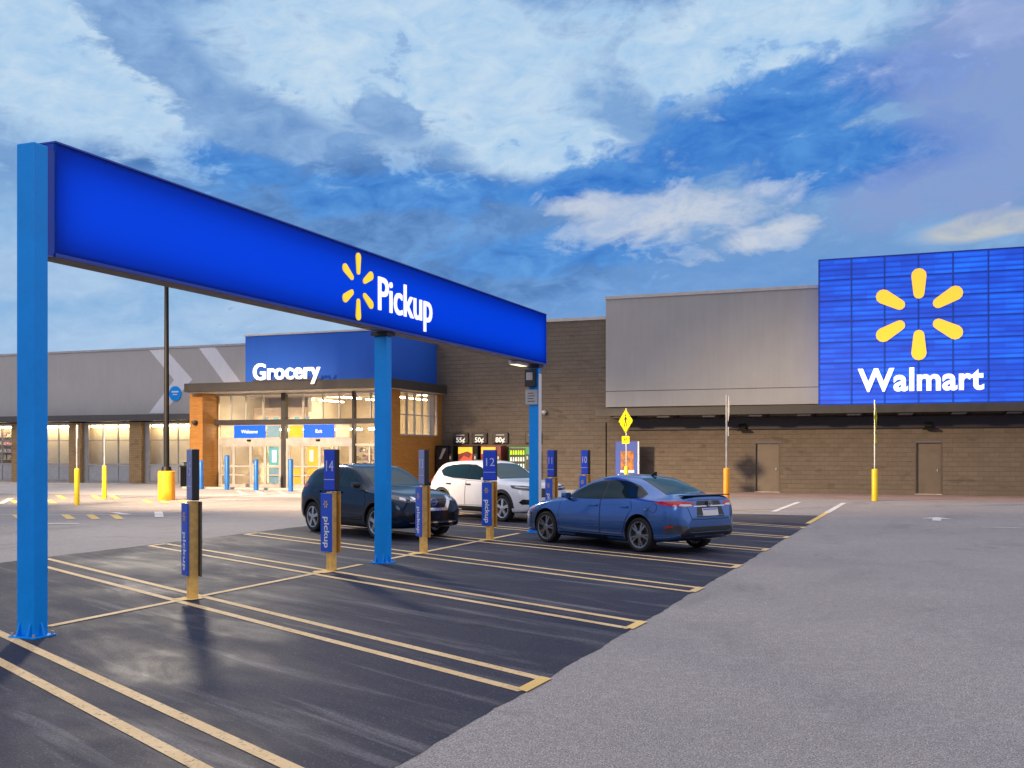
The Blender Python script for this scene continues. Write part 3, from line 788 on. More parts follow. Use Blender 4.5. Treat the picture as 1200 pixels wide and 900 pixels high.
# boxes and notice on the far post
p = MB(); p.box(-.14, .10, 22.60 - 15.5 - .22, 22.60 - 15.5 - .097, 3.30, 3.70, .01); gp('control_box', p, M['dark_plastic'])
p = MB(); p.box(-.10, .05, 22.60 - 15.5 - .226, 22.60 - 15.5 - .221, 3.45, 3.62); gp('box_label', p, M['cap'])
p = MB(); p.box(-.155, .13, 22.60 - 15.5 - .13, 22.60 - 15.5 - .097, 2.90, 3.24, .006); nb = gp('notice_plate', p, M['cap'])
p = MB()
for k in range(4): p.box(-.10, .07 - .03 * (k % 2), 22.60 - 15.5 - .134, 22.60 - 15.5 - .1305, 2.97 + .06 * k, 2.985 + .06 * k)
gp('notice_lines', p, M['black_vinyl'], nb)
p = MB(); p.box(.147, .152, 22.60 - 15.5 - .09, 22.60 - 15.5 + .09, .3, 3.6); gp('white_reflector_strip', p, M['white'], p3)
# rays and lettering on the lit face
cy, cz = 14.31 - 15.5, 4.38
for k in range(6):
    a = math.pi / 2 + k * math.pi / 3
    g = MB(); g.prism(ray_pts(.185, .52, .085, .135, a), (x1 + .002, cy, cz), (0, 1, 0), (0, 0, 1), (.02, 0, 0)); gp('yellow_ray', g, M['e_yellow2'], box)
text_mesh('lettering', 'Pickup', .76, M['e_white'], frame_mtx((x1 + .012, 15.90 - 15.5, 4.11), (0, 1, 0), (0, 0, 1)), box, .02, .006, sx=1.0)

# ------------------------------------------------------------------ bay marker posts
def marker(num, x, y, az, sign_az, label, sky_sheen=False):
    t = thing('bay_marker', label, 'bay post', (x, y, 0), R(180 - az), 'numbered marker posts along the bay centre line')
    # local -y faces the direction az
    g = MB(); g.box(-.06, .06, -.06, .06, .004, 1.22, .012); g.build('post', M['yellow_post'], t)
    g = MB(); g.box(-.14, .14, -.105, -.08, .30, 1.20, .006); fb = g.build('front_board', M['board_blue'], t)
    g = MB(); g.box(-.13, .13, .066, .086, .28, 1.22, .006); g.build('back_board', M['back_grey' if num == '15' else 'orange_board'], t)
    g = MB(); g.box(-.045, .045, -.079, .079, .42, .46); g.box(-.045, .045, -.079, .079, 1.06, 1.10); g.build('clamp', M['black'], t)
    text_mesh('board_lettering', 'pickup', .185, M['white'], frame_mtx((-.035, -.108, .60), (0, 0, -1), (1, 0, 0)), fb, .004, .003)
    for k in range(6):
        a = k * math.pi / 3
        g = MB(); g.prism(ray_pts(.018, .062, .012, .020, a), (0, -.1055, 1.03), (1, 0, 0), (0, 0, 1), (0, -.003, 0)); g.build('yellow_ray', M['spark_film'], fb)
    s = MB(); s.box(-.14, .14, -.045, .045, 1.24, 1.87, .018)
    rz = R(az - sign_az)
    sg = s.build('number_box', M['sign_sky_sheen' if sky_sheen else 'sign_face'], t); sg.rotation_euler = (0, 0, rz)
    s = MB(); s.box(-.146, .146, -.040, .050, 1.234, 1.876, .012); s.build('back_shell', M['dark_plastic'], sg)
    text_mesh('bay_number', num, .24, M['number_white'], frame_mtx((0, -.049, 1.54), (1, 0, 0), (0, 0, 1)), sg, .004, .0)
    s = MB(); s.box(-.13, .13, -.048, -.0455, 1.405, 1.415); s.build('face_rule', M['number_white'], sg)
    return t
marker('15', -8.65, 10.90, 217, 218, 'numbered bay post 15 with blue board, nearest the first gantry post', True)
marker('14', -8.68, 14.25, 204, 202, 'numbered bay post 14 with blue lettered board in front of the dark blue car')
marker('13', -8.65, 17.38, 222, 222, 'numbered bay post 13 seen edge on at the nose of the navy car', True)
marker('12', -8.62, 20.42, 203, 172, 'numbered bay post 12 with bright blue face in front of the white car')
marker('11', -8.50, 23.95, 216, 214, 'numbered bay post 11 behind the far gantry post, right of the white car')
marker('10', -8.62, 26.95, 214, 213, 'numbered bay post 10, farthest of the row, showing above the blue sedan roof')

# ------------------------------------------------------------------ poles, bollards and signs
def lamp_post(x, y, rz, label, dz=0.0):
    t = thing('lamp_post', label, 'lamp post', (x, y, 0), rz, 'tall car park lamp posts')
    g = MB(); g.cyl(0, 0, .004, 1.08, .315, .31, 28); g.lathe([(.31, 1.08), (.28, 1.10), (0, 1.10)], n=28); g.build('concrete_base', M['yellow'], t, True)
    g = MB(); g.cyl(0, 0, 1.10, 1.26, .20, .16, 16); g.cyl(0, 0, 1.26, 11.9 + dz, .105, .065, 16); g.build('pole', M['black'], t, True)
    g = MB(); g.bar((0, 0, 11.75 + dz), (.75, 0, 11.85 + dz), .035); g.build('arm', M['black'], t)
    g = MB(); g.box(.55, 1.25, -.2, .2, 11.82 + dz, 11.96 + dz, .03); h = g.build('lamp_head', M['black'], t)
    g = MB(); g.box(.62, 1.18, -.16, .16, 11.80 + dz, 11.817 + dz); g.build('lens', M['e_lamp'], h)
    return t
lamp_post(-26.96, 32.46, R(-30), 'tall black lamp post on a round yellow base left of the entrance', -.8)
lamp_post(-29.9, 14.7, R(10), 'tall black lamp post standing alone in the open lane to the left')

def bollard(name, x, y, r, h, mat, label, group):
    g = MB(); g.cyl(0, 0, .004, h, r, r, 18, .06)
    o = g.build(name, mat, None, True); o.location = (x, y, 0); return tag(o, label, 'bollard', group)
for x, y, h, lab in ((-33.15, 42.4, 1.42, 'blue bollard at the foot of the wood clad column'), (-31.4, 42.1, 1.66, 'tallest blue bollard, before the left glass doors'), (-29.5, 41.75, 1.46, 'blue bollard in front of the teal poster'),
                     (-27.4, 41.45, 1.5, 'blue bollard before the doors with amber panels'), (-25.3, 41.2, 1.5, 'blue bollard mostly hidden behind the dark blue car roof')):
    bollard('blue_bollard', x, y, .115, h, M['blue_bollard'], lab, 'blue bollards along the entrance')

def sign_post(x, y, rz, h, sleeve_h, sleeve, plates, label, sr=.085):
    """steel pole in a coloured sleeve; each plate is (shape, z, size, material name, mark)"""
    t = thing('sign_post', label, 'road sign', (x, y, 0), rz)
    g = MB(); g.cyl(0, 0, .004, sleeve_h, sr, sr, 16, .05); g.build('sleeve', sleeve, t, True)
    g = MB(); g.cyl(0, 0, sleeve_h - .04, h, .03, .03, 10); g.build('pole', M['steel'], t, True)
    for shape, z, s, mt, mark in plates:
        if shape == 'diamond': pts = [(0, -s / 2), (s / 2, 0), (0, s / 2), (-s / 2, 0)]
        elif shape == 'octagon': pts = [(s / 2 * math.cos(R(22.5 + 45 * k)) / math.cos(R(22.5)), s / 2 * math.sin(R(22.5 + 45 * k)) / math.cos(R(22.5))) for k in range(8)]
        else: pts = [(-s[0] / 2, -s[1] / 2), (s[0] / 2, -s[1] / 2), (s[0] / 2, s[1] / 2), (-s[0] / 2, s[1] / 2)]
        g = MB(); g.prism(pts, (0, -.036, z), (1, 0, 0), (0, 0, 1), (0, .004, 0)); pl = g.build('sign_plate', M[mt], t)
        if shape == 'diamond':
            q = s * .46; w = .018
            g = MB()
            for k in range(4):
                a = R(90 * k); c0 = Vector((math.cos(a), math.sin(a))) * q; c1 = Vector((math.cos(a + math.pi / 2), math.sin(a + math.pi / 2))) * q
                d = (c1 - c0).normalized(); n = Vector((-d.y, d.x)) * w / 2
                g.prism([tuple(c0 + n), tuple(c1 + n), tuple(c1 - n), tuple(c0 - n)], (0, -.037, z), (1, 0, 0), (0, 0, 1), (0, -.002, 0))
            g.build('border', M['black_vinyl'], pl)
        if mark == 'walker':
            g = MB(); o = (0, -.037, z); u, v, d = (1, 0, 0), (0, 0, 1), (0, -.002, 0)
            g.prism([(.045 * math.cos(k * .628), .235 + .045 * math.sin(k * .628)) for k in range(10)], o, u, v, d)
            g.prism([(-.05, .17), (.06, .17), (.05, -.03), (-.05, -.03)], o, u, v, d)
            g.prism([(-.05, -.032), (.01, -.032), (-.09, -.27), (-.14, -.25)], o, u, v, d); g.prism([(0.012, -.032), (.055, -.032), (.14, -.24), (.09, -.27)], o, u, v, d)
            g.prism([(.062, .16), (.16, .02), (.13, .0), (.062, .09)], o, u, v, d); g.prism([(-.052, .16), (-.15, .02), (-.12, .0), (-.052, .09)], o, u, v, d)
            g.build('walking_figure', M['black_vinyl'], pl)
        if mark == 'arrow':
            g = MB(); g.prism([(-.12, .02), (-.02, -.09), (-.02, -.04), (.13, .06), (.11, .09), (-.04, -.005), (-.10, .09)], (0, -.037, z), (1, 0, 0), (0, 0, 1), (0, -.002, 0)); g.build('arrow', M['black_vinyl'], pl)
        if mark == 'face':
            g = MB(); g.prism([(p[0] * .82, p[1] * .82) for p in pts], (0, -.037, z), (1, 0, 0), (0, 0, 1), (0, -.002, 0)); g.build('sign_face', M['red'], pl)
    return t
sign_post(-11.75, 42.2, R(-39), 3.6, 1.24, M['yellow_g'], [('diamond', 3.08, 1.0, 'warn', 'walker'), ('rect', 2.31, (.52, .30), 'warn', 'arrow')], 'yellow diamond pedestrian sign with arrow plate in front of the blue board')
sign_post(-6.05, 33.35, R(108), 3.62, 1.33, M['yellow'], [('octagon', 3.18, .80, 'cap', 'face'), ('rect', 2.46, (.46, .28), 'cap', '')], 'grey sign pole seen edge on in an orange yellow sleeve behind the sedan', .095)
sign_post(-2.07, 41.62, R(87), 3.75, 1.20, M['yellow_g'], [('diamond', 3.1, 1.05, 'warn', 'walker'), ('rect', 2.31, (.52, .30), 'warn', 'arrow')], 'thin yellow sign seen edge on in a lemon sleeve before the right wall', .11)
sign_post(-27.3, 28.3, R(131), 2.75, 1.27, M['yellow_g'], [('rect', 2.5, (.30, .46), 'cap', '')], 'lemon yellow sleeve with a slim grey pole, nearer of two left of the lamp post')
sign_post(-29.7, 32.2, R(131), 2.85, 1.30, M['yellow_g'], [('rect', 2.58, (.30, .46), 'cap', '')], 'lemon yellow sleeve with a slim grey pole beside the lamp post base')

# litter bin by the column
t = thing('litter_bin', 'square black litter bin with a pale lid by the wood column', 'bin', (-36.2, 45.3, 0))
g = MB(); g.box(-.30, .30, -.30, .30, .004, 1.02, .03); g.build('body', M['black'], t)
g = MB(); g.box(-.33, .33, -.33, .33, 1.02, 1.10, .02); g.build('rim', M['dark_plastic'], t)
g = MB(); g.box(-.22, -.17, -.2, .2, 1.10, 1.28); g.box(.17, .22, -.2, .2, 1.10, 1.28); g.box(-.30, .30, -.28, .28, 1.28, 1.34, .02); g.build('hood', M['cap'], t)

# blue notice board against the block wall
t = thing('notice_board', 'blue upright board with an orange picture behind the yellow diamond sign', 'sign', (-13.2, 47.6, 0))
g = MB(); g.box(-.56, .50, -.06, .06, .06, 2.30, .015); g.build('board', M['board_bright'], t)
g = MB(); g.box(.502, .57, -.07, .07, .06, 2.30, .01); g.build('white_edge', M['white'], t)
g = MB(); g.box(-.30, .32, -.068, -.062, .98, 1.86); pc = g.build('picture', M['picture'], t)
g = MB(); g.box(-.32, .34, -.072, -.0615, .86, .965); g.build('caption_strip', M['white'], t)
g = MB(); g.box(-.45, -.35, -.25, .25, .004, .059); g.build('foot', M['steel'], t); g = MB(); g.box(.30, .40, -.25, .25, .004, .059); g.build('foot', M['steel'], t)
g = MB(); g.prism([(-.46, .62), (-.36, .70), (-.40, .80), (-.46, .74)], (0, -.062, 0), (1, 0, 0), (0, 0, 1), (0, -.003, 0)); g.build('white_mark', M['white'], t)

# price signs over the vending row
for x, body, lab in ((-22.02, '55\u00a2', 'small black price sign 55\u00a2, leftmost above the vending machines'), (-21.0, '50\u00a2', 'small black price sign 50\u00a2, second from the left above the vending machines'),
                     (-19.88, '80\u00a2', 'small black price sign 80\u00a2 above the red vending machine'), (-18.15, '$1', 'small black price sign $1 above the green drinks machine')):
    t = thing('price_sign', lab, 'price sign', (x, 48.42, 2.22), 0, 'price signs on the block wall')
    g = MB(); g.box(-.41, .41, -.05, .07, 0, .54, .03); g.build('panel', M['price_black'], t)
    text_mesh('price', body, .34, M['e_price'], frame_mtx((0, -.056, .07), (1, 0, 0), (0, 0, 1)), t, .008, .006)
    g = MB(); g.box(-.22, .22, -.056, -.0515, .40, .45); g.build('heading_strip', M['cap'], t)

# vending machines
def vending(x, w, body, front, label, h=2.12, glow=None):
    t = thing('vending_machine', label, 'vending machine', (x, 47.95, 0), 0, 'vending machines against the block wall')
    g = MB(); g.box(-w / 2, w / 2, -.36, .42, .06, h, .03); g.build('cabinet', M[body], t)
    g = MB(); g.box(-w / 2 + .05, w / 2 - .26, -.385, -.362, .55, h - .06, .01); f = g.build('front_panel', M[front], t)
    g = MB(); g.box(w / 2 - .22, w / 2 - .05, -.38, -.362, .9, 1.7); c = g.build('coin_panel', M['dark_plastic'], t)
    g = MB(); g.box(w / 2 - .18, w / 2 - .10, -.386, -.381, 1.45, 1.6); g.build('display', M['cap'], c)
    g = MB(); g.box(-w / 2 + .1, w / 2 - .3, -.375, -.362, .2, .42); g.build('delivery_flap', M['dark_plastic'], t)
    g = MB(); g.box(-w / 2 + .04, w / 2 - .04, -.3, .36, .004, .058); g.build('plinth', M['black'], t)
    return t, f, w
t, f, w = vending(-22.55, .95, 'black', 'price_black', 'black vending machine with a grey slanting stripe, at the left end by the wood wall')
g = MB(); g.prism([(-.28, 1.45), (-.05, 1.98), (.12, 1.98), (-.15, 1.45)], (0, -.386, 0), (1, 0, 0), (0, 0, 1), (0, -.004, 0)); g.build('slanting_stripe', M['cap'], f)
for x, lab, top in ((-21.28, 'red vending machine with a yellow topped picture, left of the darker red one', 1), (-20.05, 'dark red vending machine with a pale bottle picture, behind bay post 12', 0)):
    t, f, w = vending(x, 1.08, 'darkred' if not top else 'black', 'darkred', lab)
    g = MB(); g.prism([(-.49, 1.70), (.0, 1.84), (.26, 1.72), (.26, 2.04), (-.49, 2.04)], (0, -.386, 0), (1, 0, 0), (0, 0, 1), (0, -.004, 0)); g.build('yellow_band', M['e_amber'], f)
    g = MB(); g.prism([(-.45, 1.35), (-.2, 1.62), (.1, 1.5), (.25, 1.72), (.25, 1.35)] if top else [(-.1, 1.25), (.2, 1.25), (.2, 1.6), (.12, 1.8), (-.02, 1.8), (-.1, 1.6)], (0, -.386, 0), (1, 0, 0), (0, 0, 1), (0, -.006, 0)); g.build('picture_shape', M['e_red'] if top else M['cap'], f)
    g = MB(); g.box(-.46, .2, -.392, -.3865, 1.2, 1.3); g.build('picture_band', M['tan_panel'], f)
t, f, w = vending(-18.55, 1.10, 'green', 'price_black', 'green drinks machine with lit shelves left of the far gantry post', 2.05)
for k in range(4):
    g = MB()
    for q in range(6): g.cyl(-.42 + q * .13, -.40, .72 + .32 * k, .92 + .32 * k, .045, .035, 8)
    g.build('drinks_shelf', M['e_lime'] if k == 3 else M['e_pale'], f)
# ------------------------------------------------------------------ cars
def pchip(xs, ys, x):
    n = len(xs)
    if x <= xs[0]: return ys[0]
    if x >= xs[-1]: return ys[-1]
    h = [xs[i + 1] - xs[i] for i in range(n - 1)]; d = [(ys[i + 1] - ys[i]) / h[i] for i in range(n - 1)]
    m = [0] * n; m[0] = d[0]; m[-1] = d[-1]
    for i in range(1, n - 1):
        if d[i - 1] * d[i] <= 0: m[i] = 0
        else:
            w1 = 2 * h[i] + h[i - 1]; w2 = h[i] + 2 * h[i - 1]
            m[i] = (w1 + w2) / (w1 / d[i - 1] + w2 / d[i])
    i = 0
    while x > xs[i + 1]: i += 1
    t = (x - xs[i]) / h[i]; t2 = t * t; t3 = t2 * t
    return (2 * t3 - 3 * t2 + 1) * ys[i] + (t3 - 2 * t2 + t) * h[i] * m[i] + (-2 * t3 + 3 * t2) * ys[i + 1] + (t3 - t2) * h[i] * m[i + 1]

def catmull(P, n):
    """smooth polyline through the section points"""
    out = []
    P = [P[0] * 2 - P[1]] + P + [P[-1] * 2 - P[-2]]
    for i in range(1, len(P) - 2):
        p0, p1, p2, p3 = P[i - 1], P[i], P[i + 1], P[i + 2]
        t1 = max((p1 - p0).length, 1e-4) ** .5; t2 = max((p2 - p1).length, 1e-4) ** .5; t3 = max((p3 - p2).length, 1e-4) ** .5
        m1 = ((p1 - p0) / t1 - (p2 - p0) / (t1 + t2) + (p2 - p1) / t2) * t2
        m2 = ((p2 - p1) / t2 - (p3 - p1) / (t2 + t3) + (p3 - p2) / t3) * t2
        for k in range(n):
            t = k / n; a = t * t; b = a * t
            out.append(p1 * (2 * b - 3 * a + 1) + m1 * (b - 2 * a + t) + p2 * (-2 * b + 3 * a) + m2 * (b - a))
    out.append(P[-2]); return out

class Car:
    def __init__(s, name, label, spec, loc, az, paintm):
        s.sp = spec; s.paint = paintm
        s.root = thing(name, label, 'car', (loc[0], loc[1], 0.009), R(90 - az), None)
        s.body()
    def prof(s, key, x):
        xs, ys = s.tab[key]; return pchip(xs, ys, x)
    def body(s):
        sp = s.sp
        s.tab = {k: ([p[0] for p in sorted(v)], [p[1] for p in sorted(v)]) for k, v in sp['tab'].items()}
        xa, xb = s.tab['top'][0][0], s.tab['top'][0][-1]
        xs = sorted(set([xa, xb] + [p for p in s.tab['top'][0]] + [xa + (xb - xa) * (.5 - .5 * math.cos(math.pi * k / 70)) for k in range(71)] + [xa + (xb - xa) * k / 60 for k in range(61)]))
        xs = [x for i, x in enumerate(xs) if i == 0 or x - xs[i - 1] > 1e-3]
        bm = bmesh.new(); rows = []
        for x in xs:
            g = lambda k: s.prof(k, x)
            zb, zt, zbelt, ze = g('bot'), g('top'), g('belt'), g('edge')
            wm, wb, wr = g('wmid'), g('wbelt'), g('wedge')
            zm = zb + (zbelt - zb) * .52
            half = [Vector((0, zb)), Vector((wm * .80, zb)), Vector((wm * .945, zb + .05 * (zbelt - zb))), Vector((wm * .99, zb + (zbelt - zb) * .26)), Vector((wm, zm)), Vector((wm * .985, zb + (zbelt - zb) * .80)), Vector((wb, zbelt)),
                    Vector((wb + (wr - wb) * .5, zbelt + (ze - zbelt) * .52)), Vector((wr, ze)), Vector((wr * .82, ze + (zt - ze) * .62)), Vector((wr * .45, zt - (zt - ze) * .10)), Vector((0, zt))]
            pts = catmull(half, 5)
            ring = [Vector((x, -p.x, p.y)) for p in pts] + [Vector((x, p.x, p.y)) for p in reversed(pts[1:-1])]
            rows.append([bm.verts.new(v) for v in ring])
        n = len(rows[0])
        for a, b in zip(rows, rows[1:]):
            for k in range(n): bm.faces.new((a[k], a[(k + 1) % n], b[(k + 1) % n], b[k]))
        bm.faces.new(rows[0][::-1]); bm.faces.new(rows[-1])
        bmesh.ops.recalc_face_normals(bm, faces=bm.faces)
        s.bvh = BVHTree.FromBMesh(bm)
        me = bpy.data.meshes.new('body'); bm.to_mesh(me); bm.free()
        o = bpy.data.objects.new('body', me); COL.objects.link(o); me.materials.append(s.paint)
        # wheel housings
        r = sp['wheel_r'] + .055
        cut = MB()
        for ax in sp['axles']:
            for sy in (-1, 1):
                cut.lathe([(r, sy * .52), (r, sy * 1.2)] if sy > 0 else [(r, -1.2), (r, -.52)], (ax, 0, sp['wheel_r'] + .015), 40, 'y')
        c = cut.build('cutter', M['wheel_well'])
        md = o.modifiers.new('b', 'BOOLEAN'); md.operation = 'DIFFERENCE'; md.object = c; md.solver = 'EXACT'
        bpy.context.view_layer.update()
        me2 = bpy.data.meshes.new_from_object(o.evaluated_get(bpy.context.evaluated_depsgraph_get()))
        o.modifiers.clear(); o.data = me2; bpy.data.objects.remove(c)
        # faces on the cutter surfaces get the dark liner
        if len(me2.materials) < 2: me2.materials.append(M['wheel_well'])
        for p in me2.polygons:
            cc = p.center
            for ax in sp['axles']:
                d = math.hypot(cc.x - ax, cc.z - sp['wheel_r'] - .015)
                if d < r + .004 and (abs(d - r) < .012 or abs(abs(cc.y) - .52) < .01) and abs(p.normal.y) < .75 or (abs(abs(cc.y) - .52) < .01 and d < r): p.material_index = 1
        try:
            me2.shade_smooth(); me2.set_sharp_from_angle(angle=R(38))
        except Exception: pass
        o.parent = s.root; s.bodyo = o; me2.name = 'body'
    def decal(s, name, pts, o, u, v, d, mat, off=.004, parent=None, step=.05, smooth=True, label=None, skirt=.012):
        """a panel cut to the outline pts (u,v) and laid onto the body along direction d"""
        o, u, v, d = Vector(o), Vector(u).normalized(), Vector(v).normalized(), Vector(d).normalized()
        P = []
        for i, p in enumerate(pts):
            q = pts[(i + 1) % len(pts)]; L = math.hypot(q[0] - p[0], q[1] - p[1]); k = max(1, int(L / step))
            for j in range(k): P.append(Vector((p[0] + (q[0] - p[0]) * j / k, p[1] + (q[1] - p[1]) * j / k)))
        nb = len(P)
        def inside(x, y):
            c = False
            for i in range(nb):
                a, b = P[i], P[(i + 1) % nb]
                if (a.y > y) != (b.y > y) and x < (b.x - a.x) * (y - a.y) / (b.y - a.y) + a.x: c = not c
            return c
        x0, x1 = min(p.x for p in P), max(p.x for p in P); y0, y1 = min(p.y for p in P), max(p.y for p in P)
        pts2 = list(P); nx = int((x1 - x0) / step) + 1; ny = int((y1 - y0) / step) + 1
        for i in range(nx + 1):
            for j in range(ny + 1):
                x = x0 + (i + .5 * (j % 2)) * step; y = y0 + (j + .37) * step
                if inside(x, y) and min((Vector((x, y)) - p).length for p in P) > step * .45: pts2.append(Vector((x, y)))
        r = delaunay_2d_cdt(pts2, [(i, (i + 1) % nb) for i in range(nb)], [], 0, 1e-5)
        bm = bmesh.new(); V = []
        for p in r[0]:
            w = o + u * p.x + v * p.y
            h = s.bvh.ray_cast(w, d)
            if h[0] is None:
                h = s.bvh.find_nearest(w + d * 1.0)
            nn = h[1]
            if nn.dot(d) > 0: nn = -nn
            V.append((bm.verts.new(h[0] + nn * off)))
        for f in r[2]:
            cx = sum(r[0][i].x for i in f) / len(f); cy = sum(r[0][i].y for i in f) / len(f)
            if inside(cx, cy):
                try: bm.faces.new([V[i] for i in f])
                except ValueError: pass
        for vv in [x for x in bm.verts if not x.link_faces]: bm.verts.remove(vv)
        bm.normal_update()
        for f in bm.faces:
            if f.normal.dot(d) > 0: f.normal_flip()
        be = [e for e in bm.edges if len(e.link_faces) == 1]
        if skirt and be:
            ret = bmesh.ops.extrude_edge_only(bm, edges=be)
            for vv in [x for x in ret['geom'] if isinstance(x, bmesh.types.BMVert)]: vv.co += d * (off + skirt)
        bm.normal_update()
        me = bpy.data.meshes.new(name); bm.to_mesh(me); bm.free(); me.materials.append(mat)
        try:
            me.shade_smooth(); me.set_sharp_from_angle(angle=R(35))
        except Exception: pass
        ob = bpy.data.objects.new(name, me); COL.objects.link(ob); ob.parent = parent or s.root
        if label: ob['label'] = label
        return ob
    def side(s, name, pts, mat, sides=(-1, 1), off=.004, parent=None, **k):
        out = []
        for sy in sides:
            out.append(s.decal(name, pts, (0, sy * 2, 0), (1, 0, 0), (0, 0, 1), (0, -sy, 0), mat, off, parent(sy) if callable(parent) else parent, **k))
        return out
    def end(s, name, pts, mat, front, off=.004, parent=None, **k):
        sx = 1 if front else -1
        return s.decal(name, pts, (sx * 4, 0, 0), (0, 1, 0), (0, 0, 1), (-sx, 0, 0), mat, off, parent, **k)
    def corner(s, name, pts, mat, front, sides=(-1, 1), off=.005, parent=None, **k):
        """pts are (distance outboard from the corner diagonal, z): 0 lies on the diagonal"""
        sx = 1 if front else -1; out = []
        cx, cy = s.sp['fc'] if front else s.sp['rc']
        for sy in sides:
            o = Vector((cx, sy * cy, 0)) + Vector((sx, sy, 0)).normalized() * 2
            u = Vector((-sx, sy, 0)).normalized()          # positive runs away from the end, along the flank
            out.append(s.decal(name, pts, o, u, (0, 0, 1), (-sx, -sy, 0), mat, off, parent, **k))
        return out
    def arch(s, mat, w0=.02, w1=.085, a0=0, a1=180, name='arch_trim', off=.008):
        for ax in s.sp['axles']:
            cz = s.sp['wheel_r'] + .015; r = s.sp['wheel_r'] + .055
            n = 22; pts = []
            for k in range(n + 1):
                a = R(a0 + (a1 - a0) * k / n); pts.append((ax + (r + w1) * math.cos(a), cz + (r + w1) * math.sin(a)))
            for k in range(n + 1):
                a = R(a1 - (a1 - a0) * k / n); pts.append((ax + (r + w0 * .2) * math.cos(a), cz + (r + w0 * .2) * math.sin(a)))
            s.side(name, pts, mat, off=off, step=.06)
    def wheels(s, spokes, twin=False):
        r = s.sp['wheel_r']; tw = .215; tr = s.sp['track'] / 2
        proto = None
        for ax in s.sp['axles']:
            for sy in (-1, 1):
                if proto is None:
                    g = MB(); h = tw / 2; ri = r * s.sp.get('rim', .72)
                    g.lathe([(ri, -h * .9), (ri + .012, -h * .98), (r - .03, -h), (r - .006, -h * .82), (r, -h * .6), (r, h * .6), (r - .006, h * .82), (r - .03, h), (ri + .012, h * .98), (ri, h * .9)], n=44, axis='y', cap=False)
                    wh = g.build('wheel', M['rubber'], s.root, True)
                    g = MB(); g.lathe([(ri + .004, -h * .93), (ri - .018, -h * .88), (ri - .025, -h * .3), (ri - .03, h * .8), (ri + .002, h * .85)], n=44, axis='y', cap=False)
                    fo = -h * .80
                    for k in range(spokes):
                        a = 2 * math.pi * k / spokes + .3
                        for da in ((-.17, .17) if twin else (0,)):
                            a2 = a + da; ww = .016 if twin else .034
                            c, sn = math.cos(a2), math.sin(a2); cc, ss = math.cos(a + da * .35), math.sin(a + da * .35)
                            p = [Vector((.045 * cc, fo - .012, .045 * ss)), Vector(((ri - .012) * c, fo + .002, (ri - .012) * sn))]
                            nrm = Vector((-sn, 0, c))
                            q = [p[0] + nrm * ww, p[1] + nrm * ww * 1.3, p[1] - nrm * ww * 1.3, p[0] - nrm * ww]
                            A = [g.bm.verts.new(x) for x in q]; B = [g.bm.verts.new(x + Vector((0, .035, 0))) for x in q]
                            g.bm.faces.new(A); g.bm.faces.new(B[::-1])
                            for i in range(4): g.bm.faces.new((A[i], B[i], B[(i + 1) % 4], A[(i + 1) % 4]))
                    g.lathe([(.075, fo + .03), (.072, fo - .012), (.03, fo - .02), (0, fo - .02)], n=20, axis='y')
                    rim = g.build('rim', s.sp['rim_mat'], wh)
                    g = MB(); g.lathe([(0, -.005), (ri * .86, -.005), (ri * .86, .02), (0, .02)], n=30, axis='y'); g.build('brake_disc', M['dark_metal'], wh)
                    proto = wh
                    w = wh
                else:
                    w = copy_tree(proto, s.root)
                w.location = (ax, sy * tr, r); w.rotation_euler = (0, 0.0, 0 if sy < 0 else math.pi)
                if sy > 0: w.rotation_euler = (0, random.random() * 3, math.pi)
    def mirrors(s, x, z, y, mat):
        for sy in (-1, 1):
            g = MB(); g.box(-.06, .075, -.085, .085, -.055, .055, .03)
            g.xform(Matrix.Translation((x, sy * (y + .10), z)) @ Matrix.Rotation(sy * .15, 4, 'Z')); m_ = g.build('mirror', mat, s.root, True)
            g = MB(); g.box(-.02, .03, -.08, .02, -.055, -.03, .008); g.xform(Matrix.Translation((x + .02, sy * (y + .05), z - .02))); g.build('mirror_stalk', M['gloss_black'], m_)

M['rubber'] = paint('tyre_rubber', (.016, .016, .017), .8, 0, .2, 8)
M['wheel_well'] = paint('wheel_well_liner', (.010, .010, .011), .9)
M['dark_metal'] = paint('brake_metal', (.12, .12, .125), .5, .7)
M['rim_silver'] = paint('silver_alloy', (.50, .51, .54), .3, .85, .06)
M['rim_dark'] = paint('machined_dark_alloy', (.30, .30, .33), .3, .8, .2, 20)
M['rim_pale'] = paint('pale_alloy', (.62, .64, .68), .3, .7, .06)
M['gloss_black'] = paint('gloss_black_trim', (.010, .010, .012), .15, 0, .1)
M['cladding'] = paint('matt_black_cladding', (.018, .018, .02), .6)
M['chrome'] = paint('chrome', (.75, .75, .78), .12, 1.0, .03)
M['seam'] = paint('shut_line', (.004, .004, .006), .8)
M['lamp_red'] = paint('red_lamp_lens', (.50, .008, .012), .12, 0, .1, 5, .6)
M['lamp_clear'] = paint('clear_lamp_lens', (.62, .63, .66), .12, .2, .1, 8, .6)
M['lamp_smoke'] = paint('smoked_lamp_lens', (.07, .075, .09), .1, .3, .2, 10, .6)
M['lamp_amber'] = paint('amber_lamp_lens', (.75, .17, .06), .15)
M['plate'] = paint('pale_number_plate', (.66, .66, .68), .45, 0, .05, 6)
